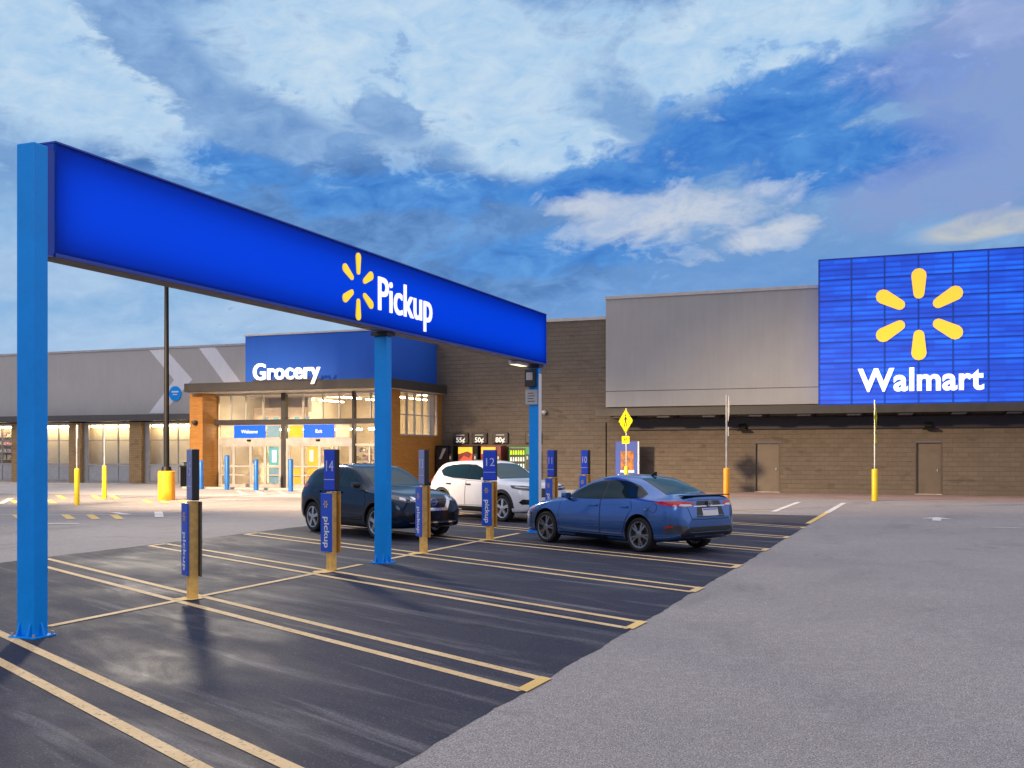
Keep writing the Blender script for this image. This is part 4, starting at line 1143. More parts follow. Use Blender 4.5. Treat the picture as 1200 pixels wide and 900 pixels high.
def carpaint(name, col, flake=.35, rough=.28, coat=.7, spec=.5):
    m, nt, b = newmat(name)
    v = geomcoord(nt)
    n1 = noise(nt, v, 1.2, 4, .6); n2 = noise(nt, v, 900, 1, .5)
    f = val(nt, 'ADD', val(nt, 'MULTIPLY', n1, .4), val(nt, 'MULTIPLY', n2, .6))
    nt.links.new(ramp(nt, f, [(.3, tuple(c * .8 for c in col)), (.7, tuple(min(1, c * 1.2) for c in col))]), b.inputs['Base Color'])
    b.inputs['Metallic'].default_value = flake; b.inputs['Roughness'].default_value = rough
    b.inputs['Specular IOR Level'].default_value = spec; b.inputs['Coat Weight'].default_value = coat; b.inputs['Coat Roughness'].default_value = .03
    return m
M['paint_blue'] = carpaint('celestite_blue_paint', (.055, .155, .43), .70, .20, .8)
M['paint_navy'] = carpaint('deep_navy_paint', (.0015, .015, .040), .45, .16, .35, .2)
M['paint_white'] = carpaint('white_car_paint', (.72, .74, .80), .0, .35)
def carglass(name, tint):
    m, nt, b = newmat(name)
    b.inputs['Base Color'].default_value = (*tint, 1); b.inputs['Roughness'].default_value = .02
    b.inputs['Specular IOR Level'].default_value = .36; b.inputs['IOR'].default_value = 1.45
    return m
M['car_glass'] = carglass('tinted_car_glass', (.006, .020, .026))
M['car_glass2'] = carglass('screen_glass', (.022, .060, .072))

def seat_lights(): pass

# --- blue sedan, seen from its rear left quarter
sed = dict(axles=(1.35, -1.35), wheel_r=.322, track=1.53, rim=.76, rim_mat=M['rim_dark'], fc=(2.0, .62), rc=(-2.0, .62), tab=dict(
    top=[(2.28, .55), (2.24, .66), (2.12, .745), (1.85, .83), (1.5, .905), (1.12, .965), (.95, .995), (.55, 1.185), (.15, 1.355), (-.10, 1.41), (-.40, 1.435), (-.75, 1.42), (-1.05, 1.375), (-1.45, 1.235), (-1.80, 1.09), (-1.95, 1.065), (-2.15, 1.07), (-2.24, 1.055), (-2.30, .90), (-2.35, .72)],
    bot=[(2.28, .36), (2.2, .24), (1.9, .20), (1.0, .17), (-1.0, .17), (-1.9, .22), (-2.25, .30), (-2.35, .40)],
    belt=[(2.28, .52), (2.2, .62), (2.0, .70), (1.6, .80), (1.1, .875), (.5, .905), (-.5, .925), (-1.3, .955), (-1.8, .97), (-2.1, .96), (-2.27, .88), (-2.35, .66)],
    edge=[(2.28, .54), (2.2, .65), (2.0, .755), (1.6, .855), (1.12, .925), (.95, .955), (.55, 1.13), (.15, 1.285), (-.10, 1.33), (-.40, 1.35), (-.75, 1.335), (-1.05, 1.285), (-1.45, 1.15), (-1.80, 1.03), (-1.95, 1.02), (-2.15, 1.03), (-2.25, 1.0), (-2.30, .88), (-2.35, .70)],
    wmid=[(2.28, .46), (2.22, .62), (2.1, .74), (1.85, .84), (1.4, .875), (.7, .875), (-.6, .88), (-1.4, .89), (-1.9, .86), (-2.15, .79), (-2.28, .70), (-2.35, .58)],
    wbelt=[(2.28, .44), (2.2, .58), (2.0, .72), (1.6, .80), (1.0, .825), (.0, .835), (-1.2, .835), (-1.8, .80), (-2.15, .735), (-2.28, .66), (-2.35, .55)],
    wedge=[(2.28, .38), (2.2, .50), (1.9, .62), (1.4, .68), (1.1, .70), (.9, .70), (.5, .645), (.1, .575), (-.4, .555), (-1.0, .555), (-1.45, .59), (-1.8, .645), (-2.1, .64), (-2.28, .58), (-2.35, .5)]))
hx, hy = -math.sin(R(60)), math.cos(R(60))
# near-side wheels touch at (-7.32, 20.21) and (-4.99, 18.86)
ctr = ((-7.30 - 4.97) / 2 + .80 * hy, (20.22 + 18.88) / 2 - .80 * hx)
def car_common(c, dlo, split, glassf, glassr, shield, rear, sm=M['car_glass']):
    c.side('window_surround', dlo, M['gloss_black'], off=.003)
    c.side('front_side_window', glassf, sm, off=.006)
    c.side('rear_side_window', glassr, sm, off=.006)
    c.decal('windscreen', shield, (0, 0, 3), (1, 0, 0), (0, 1, 0), (0, 0, -1), M['car_glass2'], .005)
C1 = Car('blue_sedan', 'metallic blue saloon car parked nose in on the right, tail lamps toward the lane', sed, ctr, -60, M['paint_blue'])
car_common(C1, [(.80, .955), (.55, 1.10), (.20, 1.245), (-.10, 1.305), (-.45, 1.325), (-.85, 1.300), (-1.15, 1.225), (-1.42, 1.085), (-1.38, 1.01), (-.9, .975), (.0, .95)], 0,
           [(.72, .965), (.52, 1.075), (.20, 1.22), (-.10, 1.282), (-.24, 1.29), (-.26, .972), (.2, .962)], [(-.34, .978), (-.33, 1.295), (-.48, 1.302), (-.83, 1.278), (-1.12, 1.205), (-1.36, 1.085), (-1.33, 1.025), (-.9, .992)],
           [(1.0, .60), (1.05, 0), (1.0, -.60), (.55, -.56), (.17, -.47), (.13, 0), (.17, .47), (.55, .56)], None)
C1.decal('rear_window', [(-1.02, .44), (-1.0, 0), (-1.02, -.44), (-1.45, -.50), (-1.76, -.53), (-1.80, 0), (-1.76, .53), (-1.45, .50)], (0, 0, 3), (1, 0, 0), (0, 1, 0), (0, 0, -1), M['car_glass2'], .005)
for nm, pts, hx_ in (('front_door', [(.93, .36), (.93, .70), (.86, .93), (-.27, .95), (-.28, .30), (.80, .29)], -.10), ('rear_door', [(-.31, .30), (-.30, .95), (-1.10, .985), (-1.16, .80), (-1.02, .62), (-.90, .30)], -.97)):
    big = []
    cxm = sum(p[0] for p in pts) / len(pts); czm = sum(p[1] for p in pts) / len(pts)
    for p in pts: big.append((p[0] + .010 * (1 if p[0] > cxm else -1), p[1] + .010 * (1 if p[1] > czm else -1)))
    C1.side('shut_line', big, M['seam'], off=.0015)
    ds = C1.side(nm, pts, M['paint_blue'], off=.004)
    for sy, d in zip((-1, 1), ds):
        hit = C1.bvh.ray_cast(Vector((hx_, sy * 2, .83)), Vector((0, -sy, 0)))[0]
        g = MB(); g.box(-.10, .10, -.02, .02, -.016, .016, .008); g.xform(Matrix.Translation(hit + Vector((0, sy * .022, 0)))); g.build('handle', M['paint_blue'], d, True)
C1.side('sill', [(.95, .185), (.93, .27), (-.93, .27), (-.95, .185)], M['paint_navy'], off=.012)
C1.side('side_crease', [(.55, .405), (.4, .42), (-.8, .435), (-.86, .42), (-.8, .41)], M['paint_blue'], off=.012)
C1.corner('tail_lamp', [(-.38, .905), (-.34, .95), (-.10, .975), (.22, .965), (.36, .93), (.20, .895), (-.05, .875), (-.30, .872)], M['lamp_red'], False)
C1.corner('reverse_lens', [(-.34, .882), (-.30, .915), (-.12, .92), (-.08, .892), (-.18, .878)], M['lamp_clear'], False, off=.009)
C1.end('shut_line', [(-.51, .63), (-.575, .84), (-.64, .995), (.64, .995), (.575, .84), (.51, .63)], M['seam'], False, off=.001)
C1.end('boot_lid', [(-.50, .64), (-.565, .84), (-.63, .985), (.63, .985), (.565, .84), (.50, .64)], M['paint_blue'], False, off=.003)
C1.side('fuel_flap_gap', [(-1.72 + .085 * math.cos(k * .3927), .835 + .085 * math.sin(k * .3927)) for k in range(16)], M['seam'], sides=(1,), off=.0015, step=.03)
C1.side('fuel_flap', [(-1.72 + .078 * math.cos(k * .3927), .835 + .078 * math.sin(k * .3927)) for k in range(16)], M['paint_blue'], sides=(1,), off=.003, step=.03)
tr = C1.end('boot_panel', [(-.34, .90), (-.30, .97), (.30, .97), (.34, .90), (.30, .885), (-.30, .885)], M['gloss_black'], False)
C1.end('chrome_bar', [(-.42, .868), (-.42, .884), (.42, .884), (.42, .868)], M['chrome'], False, off=.010)
g = MB(); g.lathe([(.055, 0), (.055, .012), (.042, .012), (.042, 0)], (0, 0, 0), 24, 'x', cap=False); g.box(.0, .012, -.042, .042, .008, .016); g.box(.0, .012, -.006, .006, -.042, .042); g.xform(Matrix.Translation((-2.345, 0, .93))); g.build('round_badge', M['chrome'], tr)
C1.end('plate_recess', [(-.38, .68), (-.33, .86), (.33, .86), (.38, .68)], M['gloss_black'], False, off=.006)
C1.end('number_plate', [(-.21, .70), (-.21, .835), (.21, .835), (.21, .70)], M['plate'], False, off=.012)
C1.end('plate_band', [(-.19, .805), (-.19, .823), (.19, .823), (.19, .805)], M['board_blue'], False, off=.016, step=.03)
C1.corner('reflector', [(.02, .50), (.02, .53), (.16, .50), (.16, .475)], M['lamp_red'], False, off=.009)
C1.end('bumper_insert', [(-.66, .27), (-.70, .40), (-.55, .50), (.55, .50), (.70, .40), (.66, .27)], M['cladding'], False, off=.006, label='black lower bumper insert')
C1.end('diffuser_trim', [(-.40, .33), (-.42, .35), (.42, .35), (.40, .33)], M['chrome'], False, off=.014)
C1.corner('bumper_corner', [(-.22, .40), (-.25, .52), (.06, .56), (.22, .47), (.14, .38)], M['lamp_smoke'], False, off=.005)
C1.corner('head_lamp', [(-.34, .60), (-.30, .66), (.05, .72), (.36, .745), (.30, .70), (.02, .64), (-.2, .59)], M['lamp_clear'], True)
C1.corner('side_marker', [(.16, .655), (.18, .685), (.34, .715), (.32, .68)], M['lamp_amber'], True, off=.009)
C1.end('grille', [(-.55, .30), (-.62, .46), (-.40, .55), (.40, .55), (.62, .46), (.55, .30)], M['gloss_black'], True)
C1.mirrors(.66, 1.00, .80, M['paint_blue']); C1.wheels(5, True)
g = MB(); g.prism([(-.10, 0), (.06, 0), (-.06, .075), (-.10, .08)], (-.88, -.012, 1.405), (1, 0, 0), (0, 0, 1), (0, .024, 0)); g.build('fin_aerial', M['paint_navy'], C1.root)
g = MB(); g.box(-.10, .04, -.62, .62, 0, .02, .006); g.xform(Matrix.Translation((-2.17, 0, 1.062))); g.build('boot_lip', M['paint_navy'], C1.root, True)
C1.side('side_badge', [(-1.50, .80), (-1.50, .815), (-1.66, .815), (-1.66, .80)], M['chrome'], off=.004)

# --- compact SUVs
def suv_tab(L0, L1, roof, hood, cowl, belt0, belt1, w, noseH, rearwin):
    return None
navy = dict(axles=(1.325, -1.325), wheel_r=.345, track=1.58, rim=.70, rim_mat=M['rim_silver'], fc=(1.95, .60), rc=(-1.85, .60), tab=dict(
    top=[(2.24, .62), (2.20, .80), (2.08, .895), (1.8, .975), (1.4, 1.035), (1.10, 1.075), (.95, 1.11), (.55, 1.34), (.20, 1.50), (-.05, 1.56), (-.4, 1.59), (-1.0, 1.575), (-1.4, 1.54), (-1.72, 1.49), (-1.86, 1.36), (-2.0, 1.14), (-2.08, 1.02), (-2.12, .85), (-2.15, .70)],
    bot=[(2.24, .40), (2.15, .27), (1.9, .23), (1.0, .20), (-1.0, .20), (-1.7, .25), (-2.05, .34), (-2.15, .45)],
    belt=[(2.24, .60), (2.15, .72), (1.9, .82), (1.5, .92), (1.1, .98), (.5, 1.00), (-.5, 1.025), (-1.2, 1.06), (-1.7, 1.08), (-1.95, 1.02), (-2.1, .86), (-2.15, .66)],
    edge=[(2.24, .61), (2.18, .77), (2.0, .875), (1.5, .985), (1.10, 1.03), (.95, 1.06), (.55, 1.28), (.2, 1.43), (-.05, 1.485), (-.4, 1.51), (-1.0, 1.495), (-1.4, 1.46), (-1.72, 1.40), (-1.86, 1.29), (-2.0, 1.10), (-2.08, .99), (-2.12, .83), (-2.15, .68)],
    wmid=[(2.24, .56), (2.18, .70), (2.05, .81), (1.8, .885), (1.35, .915), (.6, .905), (-.6, .91), (-1.35, .92), (-1.8, .88), (-2.02, .80), (-2.1, .73), (-2.15, .62)],
    wbelt=[(2.24, .52), (2.15, .66), (1.9, .80), (1.5, .85), (1.0, .865), (-.5, .865), (-1.4, .855), (-1.8, .80), (-2.05, .72), (-2.15, .58)],
    wedge=[(2.24, .46), (2.1, .62), (1.8, .68), (1.3, .73), (1.0, .74), (.55, .68), (.1, .62), (-.5, .605), (-1.3, .60), (-1.72, .60), (-1.9, .64), (-2.05, .64), (-2.15, .54)]))
hd = (math.sin(R(118)), math.cos(R(118))); rt = (hd[1], -hd[0])
def from_wheel(w, axle_x, track):
    return (w[0] - hd[0] * axle_x - rt[0] * track, w[1] - hd[1] * axle_x - rt[1] * track)
C2 = Car('navy_crossover', 'dark navy crossover parked nose toward the centre line behind the middle gantry post', navy, from_wheel((-13.25, 21.0), -1.325, .82), 118, M['paint_navy'])
car_common(C2, [(.85, 1.05), (.55, 1.22), (.15, 1.40), (-.1, 1.455), (-.5, 1.475), (-1.0, 1.455), (-1.35, 1.395), (-1.62, 1.28), (-1.52, 1.15), (-1.0, 1.10), (0, 1.07)], 0,
           [(.74, 1.07), (.52, 1.20), (.15, 1.37), (-.1, 1.425), (-.22, 1.435), (-.25, 1.095)], [(-.33, 1.10), (-.31, 1.44), (-.52, 1.445), (-1.0, 1.425), (-1.32, 1.365), (-1.54, 1.27), (-1.48, 1.17), (-1.0, 1.125)],
           [(.98, .64), (1.04, 0), (.98, -.64), (.55, -.59), (.22, -.52), (.17, 0), (.22, .52), (.55, .59)], None)
C2.end('rear_window', [(-.50, 1.16), (-.44, 1.40), (.44, 1.40), (.50, 1.16)], M['car_glass'], False)
C2.end('grille', [(-.36, .70), (-.52, .88), (.52, .88), (.36, .70), (.30, .66), (-.30, .66)], M['gloss_black'], True)
C2.end('grille_chrome', [(-.42, .90), (-.28, .66), (.28, .66), (.42, .90), (.50, .90), (.35, .60), (-.35, .60), (-.50, .90)], M['chrome'], True, off=.010, step=.03)
C2.end('lower_intake', [(-.62, .40), (-.66, .54), (-.3, .585), (.3, .585), (.66, .54), (.62, .40)], M['gloss_black'], True)
C2.end('skid_strip', [(-.58, .345), (-.62, .375), (.62, .375), (.58, .345)], M['chrome'], True, off=.012)
g = MB(); g.lathe([(.085, 0), (.085, .015), (.06, .015), (.06, 0)], (0, 0, 0), 28, 'x', cap=False); g.box(0, .014, -.11, .11, -.018, .018); g.xform(Matrix.Translation((2.225, 0, .79))); g.build('round_badge', M['chrome'], C2.root)
C2.corner('head_lamp', [(-.36, .79), (-.34, .84), (-.05, .90), (.34, .945), (.42, .93), (.20, .85), (-.1, .79)], M['lamp_smoke'], True)
C2.corner('lamp_lens', [(-.30, .80), (-.27, .835), (-.17, .85), (-.18, .81)], M['lamp_clear'], True, off=.010)
C2.corner('lamp_lens', [(-.10, .815), (-.06, .87), (.06, .89), (.05, .845)], M['lamp_clear'], True, off=.010)
C2.corner('fog_lamp', [(-.18, .50), (-.16, .60), (.10, .62), (.14, .52)], M['gloss_black'], True, off=.007)
C2.corner('tail_lamp', [(-.3, .98), (-.25, 1.08), (.1, 1.11), (.35, 1.10), (.3, 1.03), (0, .98)], M['lamp_red'], False)
C2.side('sill_cladding', [(.95, .22), (.92, .36), (-.92, .36), (-.95, .22)], M['cladding'], off=.010)
C2.side('door_strip', [(.80, .47), (-.80, .50), (-.80, .47), (.80, .445)], M['paint_navy'], off=.014)
C2.arch(M['cladding'])

white = dict(axles=(1.35, -1.35), wheel_r=.36, track=1.60, rim=.72, rim_mat=M['rim_pale'], fc=(1.92, .62), rc=(-1.92, .62), tab=dict(
    top=[(2.20, .70), (2.17, .90), (2.08, 1.02), (1.8, 1.075), (1.4, 1.11), (1.12, 1.135), (.98, 1.165), (.60, 1.39), (.30, 1.555), (.05, 1.62), (-.35, 1.65), (-1.0, 1.64), (-1.45, 1.615), (-1.75, 1.57), (-1.88, 1.43), (-2.03, 1.18), (-2.13, 1.02), (-2.19, .85), (-2.22, .70)],
    bot=[(2.20, .42), (2.12, .28), (1.9, .24), (1.0, .22), (-1.0, .22), (-1.7, .26), (-2.1, .34), (-2.22, .46)],
    belt=[(2.20, .66), (2.14, .82), (1.95, .94), (1.5, 1.00), (1.1, 1.03), (.5, 1.04), (-.5, 1.06), (-1.2, 1.12), (-1.7, 1.16), (-1.98, 1.08), (-2.14, .90), (-2.22, .66)],
    edge=[(2.20, .68), (2.16, .86), (2.03, .985), (1.5, 1.065), (1.12, 1.09), (.98, 1.12), (.60, 1.33), (.30, 1.485), (.05, 1.545), (-.35, 1.57), (-1.0, 1.56), (-1.45, 1.53), (-1.75, 1.47), (-1.88, 1.36), (-2.03, 1.14), (-2.13, .99), (-2.19, .83), (-2.22, .68)],
    wmid=[(2.20, .62), (2.15, .76), (2.02, .86), (1.8, .91), (1.35, .93), (.6, .92), (-.6, .925), (-1.35, .935), (-1.8, .90), (-2.05, .83), (-2.16, .76), (-2.22, .64)],
    wbelt=[(2.20, .58), (2.12, .72), (1.9, .83), (1.5, .865), (1.0, .875), (-.5, .88), (-1.4, .87), (-1.8, .83), (-2.1, .75), (-2.22, .60)],
    wedge=[(2.20, .52), (2.1, .66), (1.8, .72), (1.3, .75), (1.0, .76), (.6, .70), (.2, .64), (-.4, .62), (-1.3, .61), (-1.75, .61), (-1.95, .65), (-2.1, .66), (-2.22, .56)]))
C3 = Car('white_crossover', 'white crossover parked by the far gantry post in front of the vending machines', white, from_wheel((-10.32, 25.65), 1.35, .83), 118, M['paint_white'])
car_common(C3, [(.85, 1.09), (.55, 1.27), (.22, 1.45), (-.05, 1.525), (-.5, 1.54), (-1.1, 1.52), (-1.45, 1.46), (-1.62, 1.34), (-1.35, 1.19), (-.9, 1.14), (0, 1.11)], 0,
           [(.76, 1.11), (.53, 1.25), (.22, 1.42), (-.05, 1.495), (-.2, 1.505), (-.22, 1.135)], [(-.29, 1.14), (-.27, 1.505), (-.52, 1.51), (-1.1, 1.49), (-1.42, 1.435), (-1.55, 1.335), (-1.32, 1.22), (-.9, 1.165)],
           [(1.0, .65), (1.06, 0), (1.0, -.65), (.60, -.61), (.32, -.55), (.27, 0), (.32, .55), (.60, .61)], None)
C3.end('rear_window', [(-.52, 1.20), (-.46, 1.47), (.46, 1.47), (.52, 1.20)], M['car_glass'], False)
C3.end('grille', [(-.36, .66), (-.42, .90), (.42, .90), (.36, .66)], M['gloss_black'], True)
C3.end('lower_intake', [(-.46, .42), (-.50, .52), (.50, .52), (.46, .42)], M['gloss_black'], True)
C3.corner('head_lamp', [(-.36, .83), (-.36, .94), (-.02, .98), (.36, .985), (.30, .91), (0, .86)], M['lamp_smoke'], True)
C3.corner('lamp_lens', [(-.32, .895), (-.30, .915), (.22, .955), (.22, .935)], M['lamp_clear'], True, off=.010)
C3.corner('fog_intake', [(-.30, .48), (-.32, .60), (.0, .62), (.10, .54), (.02, .48)], M['gloss_black'], True, off=.006)
C3.corner('tail_lamp', [(-.16, .90), (-.12, 1.10), (.02, 1.14), (.20, 1.12), (.14, 1.0), (.0, .90)], M['lamp_red'], False)
C3.side('sill_cladding', [(.95, .235), (.90, .37), (-.90, .37), (-.95, .235)], M['cladding'], off=.010)
C3.arch(M['cladding'])
for C, hz, pm, fd, rd in ((C2, .95, M['paint_navy'], [(.93, .42), (.95, .8), (.88, 1.02), (-.26, 1.05), (-.28, .39)], [(-.31, .39), (-.29, 1.05), (-1.20, 1.09), (-1.18, .92), (-1.0, .76), (-.90, .39)]),
                          (C3, .98, M['paint_white'], [(.93, .42), (.95, .8), (.90, 1.055), (-.23, 1.08), (-.25, .40)], [(-.28, .40), (-.26, 1.085), (-1.18, 1.14), (-1.16, .95), (-1.0, .78), (-.90, .40)])):
    for nm, pts, xx in (('front_door', fd, -.12), ('rear_door', rd, -1.02)):
        cxm = sum(p[0] for p in pts) / len(pts); czm = sum(p[1] for p in pts) / len(pts)
        C.side('shut_line', [(p[0] + .010 * (1 if p[0] > cxm else -1), p[1] + .010 * (1 if p[1] > czm else -1)) for p in pts], M['seam'], off=.0015)
        ds = C.side(nm, pts, pm, off=.004)
        for sy, d in zip((-1, 1), ds):
            hit = C.bvh.ray_cast(Vector((xx, sy * 2, hz)), Vector((0, -sy, 0)))[0]
            g = MB(); g.box(-.10, .10, -.02, .02, -.016, .016, .008); g.xform(Matrix.Translation(hit + Vector((0, sy * .022, 0)))); g.build('handle', pm if C is C2 else M['cladding'], d, True)
    g = MB()
    for sy in (-1, 1): g.box(-1.3, .1, sy * .60 - .015, sy * .60 + .015, C.sp['tab']['top'][8][1] + .0, C.sp['tab']['top'][8][1] + .03, .008)
    g.bm.free()
    C.mirrors(.66, 1.13, .85, M['gloss_black'] if C is C2 else M['paint_white'])
C2.wheels(5); C3.wheels(5)
for C, k, back in ((C1, .975, 0.0), (C2, .985, 0.0), (C3, .965, .16)):   # trim each car to its measured length
    C.root.scale = (k, k, k); C.root.location.x -= hd[0] * back; C.root.location.y -= hd[1] * back
# ------------------------------------------------------------------ sky, lamps, camera
w = bpy.data.worlds.new('World'); S.world = w; w.use_nodes = True
nt = w.node_tree; nt.nodes.clear()
out = nt.nodes.new('ShaderNodeOutputWorld'); bg = nt.nodes.new('ShaderNodeBackground')
tc = nt.nodes.new('ShaderNodeTexCoord'); sep = nt.nodes.new('ShaderNodeSeparateXYZ')
nt.links.new(tc.outputs['Generated'], sep.inputs[0])
X, Y, Z = sep.outputs
az = val(nt, 'MULTIPLY', val(nt, 'ARCTAN2', X, Y), 180 / math.pi)
el = val(nt, 'MULTIPLY', val(nt, 'ARCSINE', Z), 180 / math.pi)
sky = node(nt, 'ShaderNodeTexSky', sky_type='NISHITA', sun_disc=False)
sky.sun_elevation = R(4); sky.sun_rotation = R(200); sky.air_density = 1.4; sky.dust_density = 1.0; sky.ozone_density = 3.0
# cloud decks: noise over the sky plane direction / height
zz = val(nt, 'ADD', val(nt, 'MAXIMUM', Z, 0.0), .16)
cb = nt.nodes.new('ShaderNodeCombineXYZ')
nt.links.new(val(nt, 'DIVIDE', X, zz), cb.inputs[0]); nt.links.new(val(nt, 'DIVIDE', Y, zz), cb.inputs[1])
mp = nt.nodes.new('ShaderNodeMapping'); mp.inputs['Location'].default_value = (3.1, 1.7, .4); mp.inputs['Rotation'].default_value = (0, 0, R(35)); mp.inputs['Scale'].default_value = (1.0, .8, 1)
nt.links.new(cb.outputs[0], mp.inputs[0])
n_big = noise(nt, mp.outputs[0], 1.1, 9, .58, .35)
n_fine = noise(nt, mp.outputs[0], 3.4, 8, .62, .5)
n_wisp = noise(nt, mp.outputs[0], 7.0, 6, .65, .8)
def blob(a0, e0, sa, se, rot=0.0):
    """soft region of the sky round azimuth a0, elevation e0 (degrees)"""
    da = val(nt, 'SUBTRACT', az, a0); de = val(nt, 'SUBTRACT', el, e0)
    c, s = math.cos(R(rot)), math.sin(R(rot))
    u = val(nt, 'ADD', val(nt, 'MULTIPLY', da, c / sa), val(nt, 'MULTIPLY', de, s / sa))
    v = val(nt, 'ADD', val(nt, 'MULTIPLY', da, -s / se), val(nt, 'MULTIPLY', de, c / se))
    q = val(nt, 'ADD', val(nt, 'MULTIPLY', u, u), val(nt, 'MULTIPLY', v, v))
    return val(nt, 'EXPONENT', val(nt, 'MULTIPLY', q, -1.0))
def total(items):
    t = None
    for k, b in items:
        x = val(nt, 'MULTIPLY', b, k)
        t = x if t is None else val(nt, 'ADD', t, x)
    return t
# cloud decks in direction space (degrees of azimuth and elevation), warped so that edges break up
def dirnoise(sa, se, scale, detail, rough, dist, shift):
    cbn = nt.nodes.new('ShaderNodeCombineXYZ')
    nt.links.new(val(nt, 'MULTIPLY', val(nt, 'ADD', az, val(nt, 'MULTIPLY', el, -.35)), sa), cbn.inputs[0]); nt.links.new(val(nt, 'MULTIPLY', el, se), cbn.inputs[1]); cbn.inputs[2].default_value = shift
    return noise(nt, cbn.outputs[0], scale, detail, rough, dist)
n1 = dirnoise(.10, .19, 1.0, 10, .60, .5, 2.3)
n2 = dirnoise(.22, .40, 1.0, 9, .62, .7, 7.9)
n3 = dirnoise(.55, 1.1, 1.0, 7, .60, .6, 5.1)
edge_n = val(nt, 'ADD', val(nt, 'MULTIPLY', n1, .34), val(nt, 'ADD', val(nt, 'MULTIPLY', n2, .42), val(nt, 'MULTIPLY', n3, .24)))
edge_c = val(nt, 'SUBTRACT', edge_n, .5)
tex = ramp(nt, edge_n, [(.36, 0.0), (.62, 1.0)])
fine = ramp(nt, val(nt, 'ADD', val(nt, 'MULTIPLY', n2, .5), val(nt, 'MULTIPLY', n3, .5)), [(.38, 0.0), (.62, 1.0)])
c = mixc(nt, tex, (.27, .47, .78), (.13, .29, .61))
def patch(c, lo_col, hi_col, b, amp=3.0, lo=.30, hi=.62, k=1.0, t=None):
    m = ramp(nt, val(nt, 'ADD', b, val(nt, 'MULTIPLY', edge_c, amp)), [(lo, 0.0), (hi, 1.0)])
    col = mixc(nt, t if t is not None else fine, lo_col, hi_col)
    return mixc(nt, val(nt, 'MULTIPLY', m, k), c, col)
def ab(*bs):
    t = bs[0]
    for b in bs[1:]: t = val(nt, 'MAXIMUM', t, b)
    return t
# low pale air on the left, lighter near the roofs
c = patch(c, (.24, .46, .78), (.36, .57, .84), ab(blob(-44, 8, 12, 5), blob(-36, 5, 14, 3)), .8, .25, .6)
c = patch(c, (.38, .56, .82), (.46, .64, .88), ab(blob(-40, 4.5, 16, 2.0), blob(-46, 8.6, 6, 1.3), blob(-30, 7.0, 12, 1.2)), 1.2, .3, .7, .85)
# grey blue bank across the middle
c = patch(c, (.075, .20, .50), (.18, .38, .74), ab(blob(-29, 12.3, 13, 3.6, -4), blob(-22, 9.8, 7, 3.0), blob(-38, 13.5, 8, 1.9, -8)), 2.2, .28, .60, .95, fine)
c = patch(c, (.035, .20, .64), (.12, .36, .80), ab(blob(-27, 13.5, 12, 1.5, 2), blob(-20, 10.5, 9, 1.6, 6), blob(-36, 14.6, 6, 1.2, -12)), 3.8, .46, .76, .85, fine)
# bright high veil
c = patch(c, (.62, .78, .93), (.40, .63, .90), ab(blob(-27, 20.5, 13, 4.6, -4), blob(-45, 18.5, 8, 4.2, -12), blob(-20, 16.0, 6, 2.0, -4), blob(-9, 21.0, 9, 3.0, 10)), 2.6, .30, .60, .97)
# grey blue streak falling from the top left, small detached clouds
c = patch(c, (.16, .32, .63), (.29, .48, .78), ab(blob(-40.5, 20.0, 6.5, 1.7, -38), blob(-34.5, 16.6, 4.5, 1.5, -18), blob(-28.5, 17.2, 2.6, 1.0, -10)), 3.8, .38, .64, .95, fine)
c = patch(c, (.02, .11, .50), (.06, .2, .6), blob(-40, 23.4, 2.6, 1.0, -10), 1.6, .3, .6, .9)
# deep blue openings
c = patch(c, (.025, .17, .62), (.09, .31, .75), ab(blob(-8.5, 16.6, 9.5, 2.2, 12), blob(-16.5, 14.2, 5.5, 1.1, 8), blob(-4, 14.8, 7, 2.0, 4)), 3.4, .34, .64, .95, fine)
c = patch(c, (.10, .27, .64), (.20, .40, .76), ab(blob(-9, 8.2, 9, 2.6, 4), blob(-17, 7.0, 5, 2.2)), 2.2, .3, .65, .7)
# lavender bank at the right
c = patch(c, (.19, .25, .58), (.40, .45, .75), ab(blob(3, 17.5, 6.5, 4.6), blob(0, 13.0, 6, 2.0, 8)), 2.8, .34, .70, .48, tex)
c = patch(c, (.30, .40, .74), (.48, .56, .84), blob(5, 21, 5, 2.0), 2.6, .34, .7, .45, fine)
# cream breaks
c = patch(c, (.74, .76, .80), (.44, .56, .78), ab(blob(-12.5, 12.4, 7.0, 1.5, 8), blob(-17.5, 12.9, 3.5, 1.0), blob(-8, 11.2, 3.6, .9, 14)), 5.0, .48, .98, .95, fine)
c = patch(c, (.60, .62, .60), (.36, .45, .66), blob(2.2, 10.9, 4.0, .75, 4), 1.8, .34, .62, .9, fine)
# physical twilight tint under the decks
skyc = nt.nodes.new('ShaderNodeVectorMath'); skyc.operation = 'SCALE'; skyc.inputs[3].default_value = .07
nt.links.new(sky.outputs[0], skyc.inputs[0])
c = mixc(nt, .08, c, skyc.outputs[0])
# the deck overhead, out of the picture, is brighter thin cloud
top = ramp(nt, val(nt, 'DIVIDE', el, 90.0), [(.36, 0.0), (.58, 1.0)])
c = mixc(nt, val(nt, 'MULTIPLY', top, .95), c, (ZEN[0], ZEN[1], ZEN[2]))
behind = val(nt, 'MULTIPLY', val(nt, 'MULTIPLY', ramp(nt, val(nt, 'ADD', val(nt, 'MULTIPLY', Y, -.5), .5), [(.45, 0.0), (.70, 1.0)]), .9), val(nt, 'SUBTRACT', 1.0, top))
c = mixc(nt, behind, c, (BACK[0], BACK[1], BACK[2]))
east = val(nt, 'MULTIPLY', ramp(nt, X, [(.22, 0.0), (.70, 1.0)]), val(nt, 'SUBTRACT', 1.0, top))
c = mixc(nt, val(nt, 'MULTIPLY', east, .85), c, (.80, .76, .86))
nt.links.new(c, bg.inputs[0]); bg.inputs[1].default_value = 1.0
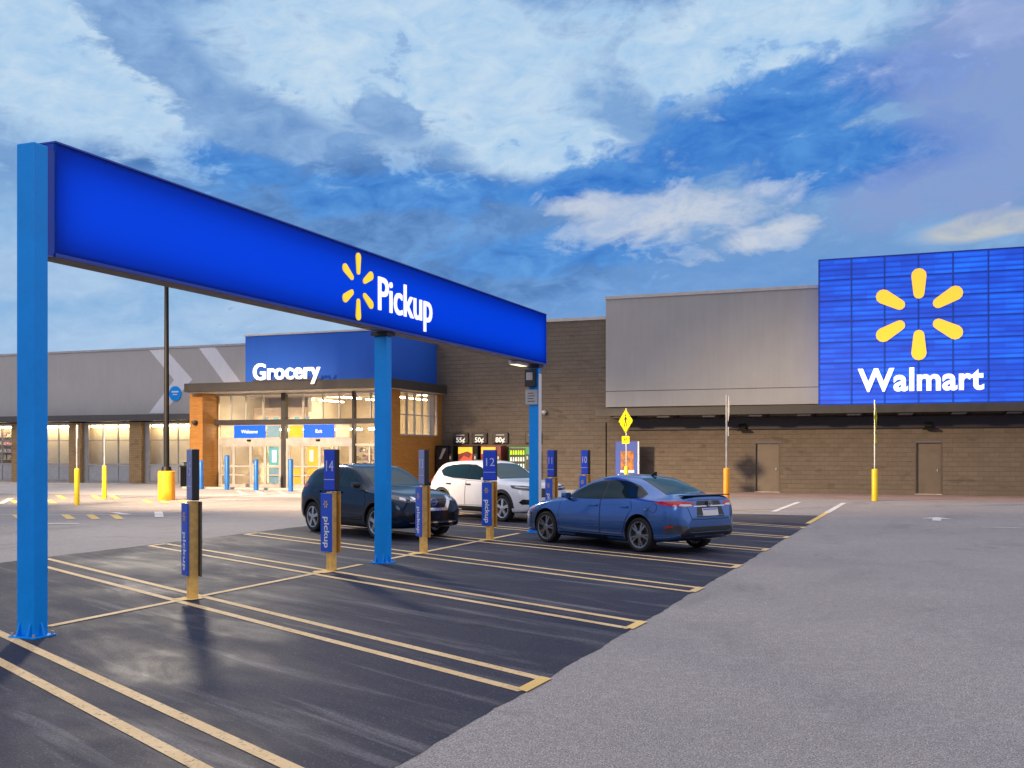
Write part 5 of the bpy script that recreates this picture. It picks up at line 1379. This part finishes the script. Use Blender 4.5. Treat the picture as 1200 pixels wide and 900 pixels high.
nt.links.new(bg.outputs[0], out.inputs[0])

def flood(name, pos, aim, intensity, half, col=(1.0, .72, .43), blend=1.0):
    """a lamp head's beam: intensity is power per solid angle"""
    l = bpy.data.lights.new(name, 'SPOT'); l.energy = intensity * 4 * math.pi; l.color = col
    l.specular_factor = 0.0; l.spot_size = R(2 * half); l.spot_blend = blend; l.shadow_soft_size = .8
    o = bpy.data.objects.new(name, l); COL.objects.link(o); o.location = pos
    o.rotation_euler = (Vector(aim) - Vector(pos)).to_track_quat('-Z', 'Y').to_euler()
    return o
def head_pos(x, y, rz, z): return (x + .9 * math.cos(rz), y + .9 * math.sin(rz), z)
flood('lamp_post_light', head_pos(-26.96, 32.46, R(-30), 10.92), (-6, 9, 0), LAMP1, 32, (1.0, .86, .68))
for aim in ((-31, 48, -4), (-16, 48.5, -7), (0, 48.5, -5)):
    flood('lamp_post_light', head_pos(-29.9, 14.7, R(10), 11.72), aim, LAMP2, 19)

sun = bpy.data.lights.new('sun', 'SUN'); sun.energy = SUN; sun.angle = R(25); sun.color = (1.0, .90, .80)
so = bpy.data.objects.new('sun', sun); COL.objects.link(so)
d = Vector((.35, 1.0, -.55)).normalized(); so.rotation_euler = d.to_track_quat('-Z', 'Y').to_euler()

cam = bpy.data.cameras.new('camera'); co = bpy.data.objects.new('camera', cam); COL.objects.link(co)
co.location = (0, 0, 1.85); co.rotation_euler = (R(90), 0, R(21.7))
cam.sensor_width = 36; cam.sensor_fit = 'HORIZONTAL'; cam.lens = 36 * 1245 / 1200
cam.shift_y = (528.6 - 450) / 1200
cam.clip_start = .1; cam.clip_end = 3000
S.camera = co
S.render.engine = 'CYCLES'
S.cycles.use_denoising = True
S.cycles.max_bounces = 8; S.cycles.transparent_max_bounces = 16; S.cycles.sample_clamp_indirect = 4.0
S.cycles.caustics_reflective = False; S.cycles.caustics_refractive = False
S.view_settings.view_transform = 'Standard'; S.view_settings.look = 'None'
S.view_settings.exposure = EXPO; S.view_settings.gamma = 1; S.view_settings.use_curve_mapping = False
